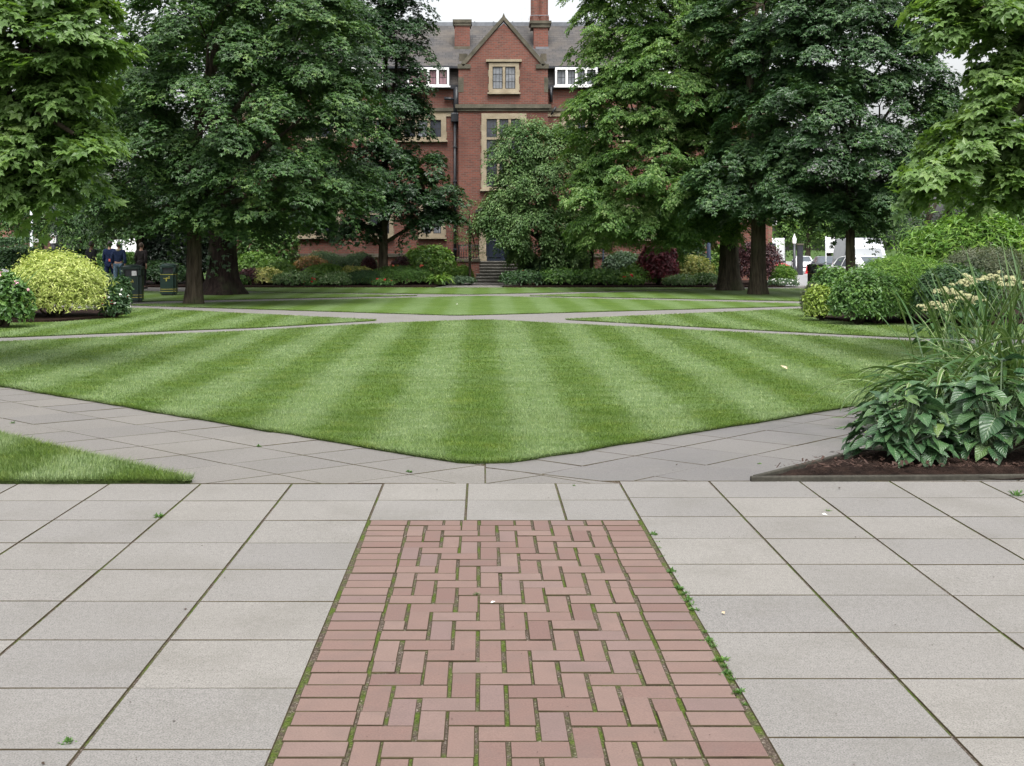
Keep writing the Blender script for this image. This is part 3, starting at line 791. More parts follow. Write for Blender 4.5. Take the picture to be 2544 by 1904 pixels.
# ---------------------------------------------------------------- broad hosta-like leaves
def hosta_mat():
    t = NT("broad_leaf"); a = t.n("ShaderNodeAttribute", attribute_name="across"); al = t.n("ShaderNodeAttribute", attribute_name="along"); r = t.isl()
    g = t.ramp(r, [(0, (.022, .062, .023)), (.6, (.042, .100, .036)), (.93, (.060, .122, .040)), (1, (.105, .165, .042))])
    v = t.math("ABSOLUTE", t.math("SINE", t.math("MULTIPLY", t.math("ADD", al.outputs["Fac"], t.math("MULTIPLY", t.math("ABSOLUTE", a.outputs["Fac"]), -.28)), 24)))
    mid = t.math("LESS_THAN", t.math("ABSOLUTE", a.outputs["Fac"]), .05)
    col = t.mix(t.math("MAXIMUM", t.math("MULTIPLY", t.math("LESS_THAN", v, .18), .35), t.math("MULTIPLY", mid, .6)), g, (.14, .2, .10))
    t.col(col).set(.36, .5); t.bump(t.math("MULTIPLY", v, 1), .5, .006)
    tr = t.n("ShaderNodeBsdfTranslucent"); t.l(col, tr.inputs[0]); mx = t.n("ShaderNodeMixShader"); mx.inputs[0].default_value = .18
    t.l(t.b.outputs[0], mx.inputs[1]); t.l(tr.outputs[0], mx.inputs[2]); t.l(mx.outputs[0], t.out.inputs[0]); return t.m
M['hosta'] = hosta_mat()
def hostas(name, specs, parent, seed=1):
    """specs: (stalk foot, leaf base point, tip azimuth, pitch, roll, length, width)"""
    rng = np.random.default_rng(seed); V, Fq, A, L_ = [], [], [], []
    NA, NC = 11, 7
    for foot, pb, az, pitch, roll, L, W in specs:
        foot, pb = np.array(foot, float), np.array(pb, float)
        dirv = np.array([math.cos(az) * math.cos(pitch), math.sin(az) * math.cos(pitch), math.sin(pitch)])
        sd = np.array([-math.sin(az), math.cos(az), 0.0]); up = np.cross(dirv, sd)
        sd, up = sd * math.cos(roll) + up * math.sin(roll), up * math.cos(roll) - sd * math.sin(roll)
        b0 = len(V); ph = rng.uniform(0, 6.28); wav = rng.uniform(.02, .06)
        for i in range(NA):
            t = i / (NA - 1)
            w = W * .5 * (math.sin(math.pi * min(1, (t * .93 + .07)) ** .62)) ** .85
            if i == NA - 1: w = .002
            for k in range(NC):
                x = k / (NC - 1) * 2 - 1
                back = .10 * abs(x) if t < .25 else 0
                z = .16 * abs(x) * w / (W * .5) * W - .45 * L * t * t * .8 + wav * L * math.sin(ph + t * 7 + x * 1.5) * abs(x)
                V.append(pb + dirv * (L * (t - back * (1 - t * 4))) + sd * w * x + up * z); A.append(x); L_.append(t)
        for i in range(NA - 1):
            for k in range(NC - 1):
                q = b0 + i * NC + k; Fq.append((q, q + 1, q + NC + 1, q + NC))
        # stalk ribbon
        b1 = len(V)
        for i in range(5):
            t = i / 4; p = foot * (1 - t) + pb * t; p[2] += .35 * (pb[2] - foot[2]) * t * (1 - t)
            for x in (-1, 1): V.append(p + sd * .005 * x); A.append(0); L_.append(0)
        for i in range(4): q = b1 + i * 2; Fq.append((q, q + 1, q + 3, q + 2))
    me = np_mesh(name, np.array(V), np.array(Fq), True)
    for nm, arr in (("across", A), ("along", L_)):
        at = me.attributes.new(nm, 'FLOAT', 'POINT'); at.data.foreach_set("value", np.array(arr, dtype=np.float32))
    return link(name, me, M['hosta'], parent)
# ================================================================ TREES
tree("maple_tree", "large dense maple on the left lawn, slim brown trunk before the thick dark one", gy(657), 420, 36, 470,
     [(560, 380, 190, 100, -.6), (660, 250, 160, 120, -.8), (470, 250, 190, 140, -1.2), (640, 90, 170, 120, -.5), (450, 90, 180, 130, -.8), (330, 350, 140, 120, -.3), (560, -80, 190, 110, 0), (720, 380, 90, 70, -.2), (300, 170, 100, 120, 0), (350, 445, 110, 45, -.4), (640, 455, 110, 40, .2), (480, 445, 110, 45, -.8)],
     'maple', T_MAPLE3, .165, 'bark', 11, (1.25, .85, .06), 90, 1.6, .4, flare=1.3, min_z=2.15)
tree("dark_tree", "huge old tree with very thick dark flared trunk behind the slim maple trunk", gy(637), 479, 68, 470,
     [(520, 380, 200, 110, .8), (420, 200, 230, 170, 1.2), (640, 180, 190, 170, 1.2), (540, -20, 240, 140, 1.2), (250, 320, 130, 140, 1), (720, 400, 90, 60, .8)],
     'dark_leaf', T_MAPLE3, .2, 'bark_red', 12, (1.5, 1.0, .12), 70, 1.5, .4, flare=1.75, back=.5)
tree("small_maple", "tall dark glossy maple leaning right, its thin trunk standing in the left flower bed", 46.0, 828, 22, 545,
     [(800, 425, 150, 68, -.4), (905, 400, 85, 75, -.6), (700, 430, 90, 50, -.2), (828, 290, 80, 85, -.3), (800, 130, 105, 115, 0), (850, 60, 80, 75, .2), (815, 235, 95, 90, .1), (862, 90, 58, 60, 0), (790, 40, 90, 90, .3), (838, 190, 76, 60, -.2), (780, 300, 110, 90, .2), (960, 452, 40, 32, -.5), (850, -60, 75, 60, 0), (770, 478, 60, 25, -.3)],
     'dark_leaf', T_MAPLE3, .2, 'bark', 13, (1.35, .9, .08), 80, 1.9, .45, flare=1.2, ydepth=.6, min_z=2.2)
tree("near_maple", "bright green broad-leaved maple branches hanging in at the left edge, close by", 15.0, -320, 70, 120,
     [(60, 90, 150, 110, 0), (150, 120, 85, 70, -.2), (110, 260, 105, 75, -.1), (30, 330, 130, 75, .2), (160, 290, 60, 50, -.3), (-60, 200, 130, 130, 0), (60, -40, 160, 80, .2), (-150, 50, 150, 120, .3), (110, 370, 70, 35, .1), (180, 30, 60, 60, 0), (30, 410, 60, 25, .4), (-330, -60, 230, 170, .6), (-240, 120, 150, 120, .5)],
     'maple_near', T_MAPLE5, .15, 'bark', 14, (.8, .6, .05), 70, 1.9, .35, back=.6, flare=1.2, tip_down=.25, jit=.38)
tree("left_street_tree", "tree with leaning brown trunk behind the walkers and the white van", 47.0, 303, 19, 480,
     [(180, 440, 150, 55, .3), (60, 420, 120, 60, .5), (280, 400, 120, 70, 0), (300, 300, 130, 110, .3), (150, 330, 130, 90, .5), (380, 440, 60, 45, .4), (60, 465, 90, 22, -.3), (215, 468, 100, 18, -.2)],
     'maple', T_OVAL, .24, 'bark', 15, (1.5, 1.0, .16), 60, 1.3, .4, back=.5, flare=1.1, min_z=2.15)
tree("weeping_beech", "big yellow-green drooping beech with pale fluted trunk, right of the gabled building", gy(628), 1575, 46, 480,
     [(1440, 380, 170, 95, -1.0), (1330, 440, 110, 60, -1.0), (1370, 250, 130, 110, -.6), (1480, 150, 170, 130, -.8), (1340, 100, 90, 120, -.2), (1400, -30, 150, 110, 0), (1560, 50, 140, 140, 0), (1300, 300, 65, 110, -.3), (1560, 330, 140, 120, -.4), (1430, 480, 130, 35, -.9), (1540, 455, 100, 40, -.6), (1285, 190, 40, 70, 0), (1310, -10, 40, 60, 0)],
     'beech', T_SPRAY, .36, 'bark_pale', 16, (1.3, .8, .06), 42, 2.1, .4, flare=1.55, tip_down=.35, jit=.28)
tree("norway_maple", "dark bluish maple on ridged brown trunk at the right front of the lawn", gy(637), 1637, 37, 470,
     [(1620, 370, 110, 70, -.6), (1720, 420, 120, 45, -.6), (1660, 260, 110, 90, -.6), (1700, 130, 120, 110, -.3), (1650, 10, 140, 100, 0), (1560, 405, 80, 50, -.8), (1600, 440, 90, 30, -.5)],
     'maple_blue', T_MAPLE3, .19, 'bark', 17, (1.2, .8, .06), 85, 1.6, .4, flare=1.35)
tree("round_maple", "dark round-headed maple with slim bare trunk in front of the silver van", 36.0, 1838, 23, 470,
     [(1840, 330, 150, 100, -.3), (1760, 260, 130, 120, -.4), (1900, 230, 130, 120, -.2), (1830, 110, 150, 120, 0), (1770, 380, 110, 60, -.5), (1930, 370, 75, 70, -.2), (1850, 430, 110, 35, -.3), (1870, 0, 130, 80, 0), (1760, 30, 90, 80, .2), (1980, 150, 70, 80, .2), (2000, 270, 75, 80, .2), (1985, 50, 70, 70, .3)],
     'maple_blue', T_MAPLE3, .175, 'bark', 18, (1.15, .8, .06), 85, 1.7, .4, flare=1.1, zground=0)
tree("near_maple", "bright broad-leaved maple branches reaching in at the right edge, close by", 16.0, 2420, 80, 120,
     [(2110, 315, 120, 80, 0), (2200, 250, 120, 110, .2), (2055, 375, 75, 35, -.2), (2190, 395, 110, 45, .1), (2120, 30, 130, 50, .3), (2230, 90, 90, 110, .4), (2300, 200, 140, 160, .5), (2190, 150, 50, 60, .6), (2060, 20, 70, 30, .2), (2440, -60, 220, 160, .6), (2400, 110, 150, 110, .6)],
     'maple_near', T_MAPLE5, .16, 'bark', 19, (.85, .6, .05), 70, 1.9, .35, back=.6, flare=1.2, tip_down=.25, jit=.38)
tree("pale_tree", "pale grey-green small tree in front of the tall stone window and porch", 47.5, 1180, 26, 560,
     [(1140, 300, 60, 45, -.2), (1110, 350, 55, 45, -.3), (1170, 400, 110, 60, -.3), (1105, 450, 65, 45, -.7), (1150, 490, 110, 45, -.6), (1210, 330, 60, 60, 0), (1190, 530, 90, 35, -.2), (1150, 275, 40, 22, -.2)],
     'pale_leaf', T_OVAL, .19, 'bark', 20, (.95, .65, .10), 90, 2.3, .5, flare=1.1, ydepth=.8)
tree("young_tree", "young tree with thin straight stem right of the porch steps, under the beech", 46.5, 1278, 9, 520,
     [(1290, 500, 70, 28, -.3), (1260, 470, 60, 30, -.1), (1320, 480, 60, 30, 0), (1285, 515, 50, 18, -.4)],
     'beech', T_OVAL, .17, 'bark', 21, (.8, .55, .08), 60, 1.6, .4, flare=1.1)
tree("sapling", "thin staked sapling with sparse top leaves standing left of the porch steps", 47.0, 1015, 6, 500,
     [(1008, 445, 24, 16, 0), (1022, 475, 22, 16, 0), (1006, 510, 26, 14, -.1), (1028, 540, 16, 12, 0)],
     'pale_leaf', T_OVAL, .13, 'bark', 22, (.4, .3, .08), 16, .8, .2, flare=1.0)
# background trees, left and right: a few are built and shared
def bgtree(label, Y, px, blobs, mat, seed, leaf=.42, per=44, grp=None, tw=14):
    return tree("background_tree", label, Y, px, tw, 520, blobs, mat, T_OVAL, leaf, 'bark', seed, (2.2, 1.5, .3), per, 1.25, .35, back=.35, flare=1.1, group=grp, inner=.35)
bgtree("yellow-green tree far behind the bins, beyond the road at the left", 74, 250, [(240, 480, 70, 50, 0), (300, 440, 80, 60, 0), (190, 430, 80, 70, 1)], 'far_leaf', 31)
bgtree("tall green tree left of the road, above the far brick house", 82, 90, [(100, 470, 90, 55, 0), (60, 400, 100, 80, 0), (150, 350, 110, 90, 1), (40, 300, 80, 90, 1)], 'far_leaf', 32)
bgtree("leafy tree at the far left behind the lamp post and hedge", 66, 175, [(170, 500, 70, 40, 0), (130, 470, 60, 40, 0), (210, 450, 70, 50, 0)], 'maple', 33, .36)
bgtree("dark rounded tree behind the thick trunk, left of the ivy", 60, 560, [(560, 470, 110, 60, 0), (600, 400, 120, 80, 0), (520, 380, 100, 80, 0)], 'maple', 34, .34)
bgtree("tall green tree closing the road view behind the silver van", 120, 1830, [(1830, 470, 90, 50, 0), (1800, 420, 90, 60, 0), (1880, 430, 80, 50, 0)], 'maple', 35, .6, 50)
bgtree("light green tree far down the road, beyond the white coach", 135, 1690, [(1690, 490, 50, 40, 0), (1720, 450, 70, 50, 0), (1660, 440, 60, 50, 0)], 'far_leaf', 36, .6, 50)
bgtree("pale lime street tree at the road bend, beside the lamp", 118, 1745, [(1745, 500, 40, 28, 0), (1765, 470, 40, 30, 0)], 'far_leaf', 37, .5, 50)
bgtree("wide green tree behind the laurel bank at the right", 68, 2000, [(1990, 450, 100, 55, 0), (2080, 430, 110, 60, 0), (2000, 380, 110, 60, 1), (2130, 460, 70, 45, 0)], 'maple', 38, .34, 50)
bgtree("green tree filling the gap at the right frame edge, behind the bank", 62, 2220, [(2190, 440, 90, 60, 0), (2230, 350, 100, 90, 0), (2160, 380, 80, 60, 1)], 'far_leaf', 39, .36, 50)
bgtree("thin-topped tree against the sky, between round maple and right edge branches", 70, 2050, [(2050, 280, 80, 70, 0), (2010, 200, 50, 60, 0), (2090, 330, 80, 60, 0), (2040, 380, 80, 40, 0)], 'maple', 40, .36, 34)
bgtree("dark green tree behind the crimson maple, at the building's right end", 60, 1600, [(1590, 470, 60, 50, 0), (1540, 430, 70, 60, 0), (1640, 420, 70, 60, 0), (1600, 530, 60, 40, 0)], 'beech', 41, .34, 44)
bgtree("low green trees mass far behind the parked cars", 140, 1790, [(1800, 510, 70, 25, 0), (1880, 505, 60, 30, 0), (1960, 500, 60, 30, 0)], 'far_leaf', 42, .6, 50)

# ================================================================ SHRUBS AND FLOWERS
# left island bed
shrub("golden_shrub", "bright yellow clipped dome shrub in the left island bed", 125, 695, 200, 137, 'gold', .11, T_NARROW, cover=2.6, jit=.45, maxn=22000, lump=.10, rag=.2, depth=.9, up=.5)
shrub("peony", "leafy green peony clump with pale pink blooms left of the golden dome", 12, 697, 110, 100, 'shrub_green', .12, T_OVAL, Y=23.0, flowers=[('pink_petal', 9, .07, .2)], cover=3)
shrub("rose_bush", "dark green bush dotted with red and white flowers right of the golden dome", 248, 686, 64, 62, 'shrub_dark', .09, T_OVAL, Y=26.0, flowers=[('red_petal', 5, .06, .1), ('white_petal', 14, .045, -.3)], cover=3.2)
shrub("green_bush", "dark feathery bush behind the golden dome, beside the front litter bin", 222, 672, 60, 78, 'shrub_grey', .09, T_NARROW, Y=29.5, cover=3)
shrub("green_bush", "small rounded dark bush at the foot of the front litter bin", 262, 664, 40, 66, 'shrub_dark', .09, T_OVAL, Y=28.6, cover=3)
shrub("purple_bush", "dim purple-grey bush between peony and hedge at the left", 62, 690, 90, 115, 'lavender', .09, T_NARROW, Y=26.5, cover=3)
root = thing("spiky_plant", "spray of upright narrow green leaves at the left frame edge", "plant", (wx(8, 24.5), 24.5, 0))
rr = random.Random(3)
straps("foliage", [((rr.gauss(0, .06), rr.gauss(0, .06), 0), rr.uniform(0, 6.28), rr.uniform(.9, 1.35), rr.uniform(1.0, 1.5), rr.uniform(.3, 1.1), .016) for _ in range(70)], M['shrub_green'], root)
def hedge(name, label, px0, px1, py_top, Y, mat, leaf=.12, depth=1.2, gz=None, n=12000, seed=5):
    rng = np.random.default_rng(seed); gz = dip(Y) if gz is None else gz
    x0, x1 = wx(px0, Y), wx(px1, Y); h = wz(py_top, Y) - gz; L = x1 - x0
    root = thing(name, label, "hedge", ((x0 + x1) / 2, Y, gz))
    X = rng.uniform(-L / 2, L / 2, n); w = .10 * np.sin(X * 2.1 + seed) + .07 * np.sin(X * 5.3)
    face = rng.uniform(0, 1, n) < .55; sh = rng.exponential(.09, n)
    Yv = np.where(face, -depth / 2 + sh + w * .8, rng.uniform(-depth / 2, depth / 2, n)); Z = np.where(face, rng.uniform(0, h, n), h - sh + w * .6)
    Nn = np.where(face[:, None], np.array([0, -1, .5]), np.array([0, -.2, 1.0])) + rng.normal(0, .5, (n, 3))
    leafy("foliage", np.stack([X, Yv, np.maximum(Z, .03)], 1), Nn, rng.normal(0, 1, (n, 3)) + np.array([0, 0, .3]), leaf * rng.uniform(.6, 1.2, n), T_OVAL, M[mat], root)
    bm = bmesh.new()
    for k in range(max(3, int(L / .5))):
        x = -L / 2 + (k + .5) * .5; limb(bm, (x, 0, 0), (x + rng.normal(0, .1), 0, h * .8), .03, .01, rng, 0, 5, 3)
    obj("stem", bm, M['bark'], root); return root
hedge("clipped_hedge", "low clipped hedge behind the walkers at the left", 90, 300, 553, 45.0, 'shrub_green', .13, 1.6, n=16000)
hedge("clipped_hedge", "taller dark hedge by the left road, below the far brick house", -120, 205, 541, 50, 'shrub_dark', .15, 1.6, n=16000, seed=8)
hedge("clipped_hedge", "far hedge top at the left edge under the pale wall band", -150, 60, 516, 63, 'shrub_dark', .17, 1.6, n=9000, seed=9)
# left bed under the building
shrub("yew", "black-green yew mass behind the second litter bin", 365, 612, 120, 140, 'yew', .16, T_OVAL, Y=47.5, cover=4.2, lump=.1)
shrub("yew", "dark undergrowth filling the gap behind the thick trunk", 440, 612, 110, 145, 'yew', .16, T_OVAL, Y=48.5, cover=4)
shrub("ivy_tower", "tall clipped green climber covering the left end of the building", 572, 612, 140, 165, 'shrub_green', .17, T_OVAL, Y=50.0, cover=3.4, depth=.5, lump=.1, maxn=20000)
LB = [
 ("green_bush", "light green bush at the foot of the ivy tower", 560, 612, 110, 62, 'shrub_lime', .12, 47.8, (), T_OVAL),
 ("grey_bush", "blue-grey tall border plants against the wall below the left window", 700, 606, 100, 58, 'shrub_grey', .10, 49.5, (), T_NARROW),
 ("grey_bush", "blue-grey border plants beside the small maple trunk", 775, 606, 80, 55, 'shrub_grey', .10, 49.6, (), T_NARROW),
 ("purple_bush", "small plum-red bush at the left end of the border", 540, 617, 56, 34, 'purple', .09, 45.6, [('pinkish', 8, .05, .2)], T_OVAL),
 ("yellow_bush", "lemon-yellow leafy clump beside the plum-red bush", 575, 617, 74, 36, 'cream', .09, 45.7, (), T_OVAL),
 ("green_bush", "mid-green mound left of the rust-topped bush", 600, 608, 80, 44, 'shrub_lime', .10, 47.0, (), T_OVAL),
 ("rust_bush", "green bush with rusty orange top in the left border", 672, 606, 80, 50, 'rust', .09, 48.2, (), T_OVAL),
 ("plum_bush", "dark plum bush below the rusty orange one", 668, 608, 46, 28, 'purple', .09, 47.2, (), T_OVAL),
 ("green_bush", "rounded green bush in the middle of the left border, over the white-edged plants", 700, 616, 96, 44, 'shrub_lime', .10, 46.2, (), T_OVAL),
 ("yellow_bush", "pale yellow flowering clump left of the small maple trunk", 765, 616, 92, 38, 'cream', .09, 46.3, [('yellow_petal', 30, .05, 0)], T_OVAL),
 ("purple_bush", "dark purple upright bush just left of the small maple trunk", 797, 606, 34, 50, 'purple', .09, 47.4, (), T_OVAL),
 ("purple_bush", "brownish purple bush just right of the small maple trunk", 868, 604, 50, 46, 'purple', .10, 48.0, (), T_OVAL),
 ("laurel", "broad light green laurel right of the small maple, by the drainpipe", 925, 604, 118, 66, 'shrub_lime', .15, 48.4, (), T_OVAL),
 ("juniper", "wide low dark juniper at the right end of the left border", 865, 621, 140, 44, 'shrub_green', .09, 46.0, [('coral_petal', 3, .07, .5)], T_NARROW),
 ("juniper", "low dark juniper under the small maple trunk", 790, 621, 90, 34, 'shrub_dark', .09, 45.6, (), T_NARROW),
 ("white_edged_plant", "low white-edged leafy clump at the front of the left border", 640, 621, 95, 32, 'varieg', .10, 45.2, (), T_OVAL),
 ("white_edged_plant", "white-edged leafy clump next to the red flowers, front of left border", 722, 621, 80, 30, 'varieg', .09, 45.2, (), T_OVAL),
 ("red_flowers", "low plant with red blooms at the very front of the left border", 672, 621, 40, 18, 'shrub_green', .08, 44.9, [('red_petal', 7, .07, .2)], T_OVAL),
 ("red_flowers", "red-flowered low plant right of the wide border gap, left bed front", 828, 621, 44, 18, 'shrub_green', .08, 44.9, [('red_petal', 5, .07, .2)], T_OVAL),
 ("red_flowers", "coral red blooms above the dark juniper", 910, 606, 36, 32, 'shrub_green', .09, 47.2, [('coral_petal', 9, .09, .3)], T_OVAL),
 ("groundcover", "low dark mound behind the second litter bin, under the yew", 345, 612, 130, 46, 'shrub_dark', .12, 46.6, (), T_OVAL),
 ("green_bush", "low leafy bush next to the thick trunk, left border end", 520, 620, 50, 26, 'shrub_green', .10, 45.4, (), T_OVAL),
 ("fern", "feathery pale green plant left of the steps", 1000, 612, 44, 34, 'shrub_lime', .10, 47.8, (), T_NARROW),
 ("pale_groundcover", "low pale green cushion at the foot of the sapling", 990, 613, 70, 15, 'shrub_grey', .08, 47.0, (), T_OVAL),
]
RB = [
 ("groundcover", "low dark ivy-like mound at the left corner of the right border, near steps", 1130, 622, 100, 36, 'shrub_dark', .11, 45.4, [('coral_petal', 4, .08, .5)], T_OVAL),
 ("groundcover", "low dark green mound under the pale tree in the right border", 1210, 622, 110, 40, 'shrub_green', .11, 45.6, (), T_OVAL),
 ("groundcover", "low green mound under the young tree in the right border", 1295, 622, 110, 40, 'shrub_green', .11, 45.6, (), T_OVAL),
 ("groundcover", "low mound with red flowers left of the crimson bush", 1352, 622, 74, 30, 'shrub_lime', .10, 45.4, [('red_petal', 7, .08, .4)], T_OVAL),
 ("lime_bush", "yellow-green bush sloping down left of the crimson bush", 1380, 620, 80, 46, 'shrub_lime', .10, 45.9, (), T_OVAL),
 ("green_bush", "light green bush below the right wing wall, behind the young tree", 1248, 606, 70, 58, 'shrub_lime', .11, 48.6, (), T_OVAL),
 ("grey_bush", "grey-green bush against the wall left of the crimson bush", 1345, 606, 90, 58, 'shrub_grey', .11, 49.4, (), T_OVAL),
 ("pale_bush", "pale leafy bush in the dark corner right of the steps", 1142, 606, 40, 60, 'shrub_grey', .10, 48.8, (), T_OVAL),
 ("dark_bush", "dark bush under the pale tree trunk", 1180, 614, 90, 48, 'shrub_dark', .11, 47.2, (), T_OVAL),
 ("crimson_bush", "round clipped crimson bush in the right border", 1421, 616, 86, 90, 'crimson', .085, 45.9, (), T_MAPLE3),
 ("tall_shrub", "tall dark green shrub on the wall behind the crimson bush", 1465, 606, 110, 105, 'shrub_dark', .14, 50.0, (), T_OVAL),
 ("cream_bush", "cream and green variegated bush right of the crimson bush", 1490, 616, 94, 60, 'cream', .10, 46.6, [('blue_petal', 3, .08, .2)], T_OVAL),
 ("white_edged_plant", "low white-edged plants in front of the cream bush", 1468, 622, 74, 26, 'varieg', .09, 45.0, (), T_OVAL),
 ("white_edged_plant", "low pale-edged plants left of the fluted trunk", 1525, 622, 60, 30, 'varieg', .09, 45.4, (), T_OVAL),
 ("purple_bush", "big dark purple bush between the two thick right trunks", 1628, 618, 122, 92, 'purple', .10, 46.6, (), T_OVAL),
 ("lime_bush", "yellow-green fan of foliage right of the purple bush, by the road", 1690, 618, 56, 42, 'shrub_lime', .11, 46.0, (), T_NARROW),
 ("white_flowers", "low white-flowered plants by the road at the right border's end", 1690, 622, 66, 18, 'shrub_grey', .09, 45.2, [('white_petal', 30, .05, 0)], T_OVAL),
 ("green_bush", "light green bush by the blue lamp post, between the trunks", 1560, 606, 70, 72, 'shrub_lime', .13, 49.0, (), T_OVAL),
]
for nm, lb, px, by, w, h, mt, lf, Yd, fl, tp in LB + RB:
    shrub(nm, lb, px, by, w, h, mt, lf * 1.15, tp, Y=Yd, flowers=fl, cover=3.0, maxn=6500, cat="shrub" if "flower" not in nm else "flowers", zg=.05)
root = thing("daylily", "clump of arching light green strap leaves left of the path opening", "plant", (wx(949, 45.4), 45.4, .05))
straps("foliage", [((rr.gauss(0, .08), rr.gauss(0, .08), 0), rr.uniform(0, 6.28), rr.uniform(.55, .85), rr.uniform(.9, 1.45), rr.uniform(1.5, 2.6), .02) for _ in range(90)], M['shrub_lime'], root, seg=8)
# right island bed
shrub("big_bush", "large bright green rounded bush in the right island bed", 1955, 697, 260, 138, 'shrub_lime', .085, T_NARROW, Y=24.6, cover=3.2, maxn=30000, lump=.2, depth=.7)
shrub("big_bush", "darker green lower left flank bush of the right island bed", 1855, 697, 120, 105, 'shrub_green', .085, T_OVAL, Y=23.9, cover=3.2, maxn=16000, lump=.22, rag=.14)
shrub("green_bush", "feathery green bush between the flank bush and the large bush", 1900, 697, 110, 100, 'shrub_green', .085, T_NARROW, Y=24.0, cover=3.0, maxn=14000, lump=.2, rag=.14)
shrub("golden_bush", "small yellow-green bush at the left end of the right island bed", 1775, 686, 66, 66, 'gold_green', .08, T_OVAL, Y=25.0, cover=3.2)
shrub("dark_bush", "dark purple-green dome at the left tip of the right island bed", 1757, 680, 46, 64, 'lavender', .08, T_NARROW, Y=26.3, cover=3.4)
shrub("green_bush", "loose green bush beside the black litter bin", 1805, 668, 110, 84, 'shrub_green', .10, T_OVAL, Y=28.5, cover=3, lump=.2)
shrub("lavender_bush", "wide grey-purple bush at the right edge of the island bed", 2130, 697, 260, 155, 'lavender', .09, T_NARROW, Y=25.2, cover=3.0, maxn=30000, lump=.1, depth=.6)
shrub("dark_bush", "dark leafy bush filling the right island bed behind the cream flower heads", 2060, 700, 170, 120, 'shrub_dark', .09, T_OVAL, Y=23.4, cover=3.0, maxn=20000)
shrub("laurel_bank", "big spreading laurel bank with long leaves behind the right island bed", 2100, 640, 320, 158, 'shrub_lime', .26, T_NARROW, Y=33.0, cover=4, maxn=26000, lump=.16, depth=.5, rag=.1)
shrub("laurel_bank", "lower laurel bush left of the big laurel bank, by the van", 2005, 645, 110, 100, 'shrub_green', .2, T_NARROW, Y=34.0, cover=3.5, maxn=14000, lump=.2)

# ---------------------------------------------------------------- near planted bed
def zbed(x, y): return .075
rr = random.Random(11)
def hosta_clump(label, px, py, rad, h, n, leaf, seed, bias=None):
    Y = gy(py); X = wx(px, Y); r2 = random.Random(seed)
    root = thing("hosta", label, "plant", (X, Y, .07))
    sp = []
    for k in range(n):
        az = r2.uniform(0, 2 * math.pi); q = math.sqrt(r2.uniform(.02, 1))
        if math.sin(az) > .3 and r2.random() < .4: az = -az
        rr_ = rad * q; z = h * (1 - .9 * q ** 1.6) * r2.uniform(.8, 1.1)
        L = leaf * r2.uniform(.65, 1.2)
        sp.append(((r2.gauss(0, .03), r2.gauss(0, .03), 0), (rr_ * math.cos(az) * .85, rr_ * math.sin(az) * .85, max(.035, z)), az + r2.gauss(0, .5), .45 - .75 * q + r2.gauss(0, .25), r2.gauss(0, .3), L, L * r2.uniform(.72, .92)))
    hostas("foliage", sp, root, seed); return root
hosta_clump("dark green broad-leaved hosta at the left front of the near bed", 1950, 1000, .44, .52, 170, .132, 1)
hosta_clump("tall large-leaved hosta at the right front of the near bed, blue-green leaves", 2160, 1000, .42, .68, 84, .185, 2)
hosta_clump("broad-leaved clump between the two front hostas, set back", 2060, 965, .38, .46, 80, .14, 3)
hosta_clump("hosta partly cut off by the right frame edge", 2290, 975, .38, .6, 44, .2, 4)
def strap_clump(label, px, py, n, L, el, curl, w, spread, seed, azr=(0, 6.28), mat='strap'):
    Y = gy(py); X = wx(px, Y); r2 = random.Random(seed)
    root = thing("strap_leaf_plant", label, "plant", (X, Y, .07))
    straps("foliage", [((r2.gauss(0, spread), r2.gauss(0, spread * .7), 0), r2.uniform(*azr), r2.uniform(*L), r2.uniform(*el), r2.uniform(*curl), w * r2.uniform(.6, 1.2)) for _ in range(n)], M[mat], root, seed=seed)
    return root
strap_clump("fountain of cream-striped strap leaves arching over the front hostas", 2075, 940, 460, (.7, 1.25), (.45, 1.4), (1.4, 2.9), .015, .13, 21)
strap_clump("second striped strap-leaved clump at the right frame edge", 2190, 925, 240, (.9, 1.3), (.8, 1.5), (1.0, 2.6), .0145, .14, 22)
strap_clump("tall upright green blades rising behind the striped clump", 2110, 890, 60, (1.0, 1.55), (1.15, 1.55), (.1, .9), .010, .22, 23)
strap_clump("low dry-tipped strap leaves spilling over the path at the left of the bed", 1985, 915, 70, (.6, 1.0), (.5, 1.2), (1.3, 2.6), .009, .12, 24)
strap_clump("tall narrow blades at the far right, beyond the striped clump", 2230, 880, 60, (1.1, 1.7), (1.25, 1.55), (.1, .8), .011, .2, 25)
strap_clump("two hanging pale striped leaves drooping to the soil before the hostas", 2085, 968, 8, (.75, .95), (1.0, 1.3), (2.9, 3.6), .017, .03, 26, (-1.75, -1.35))
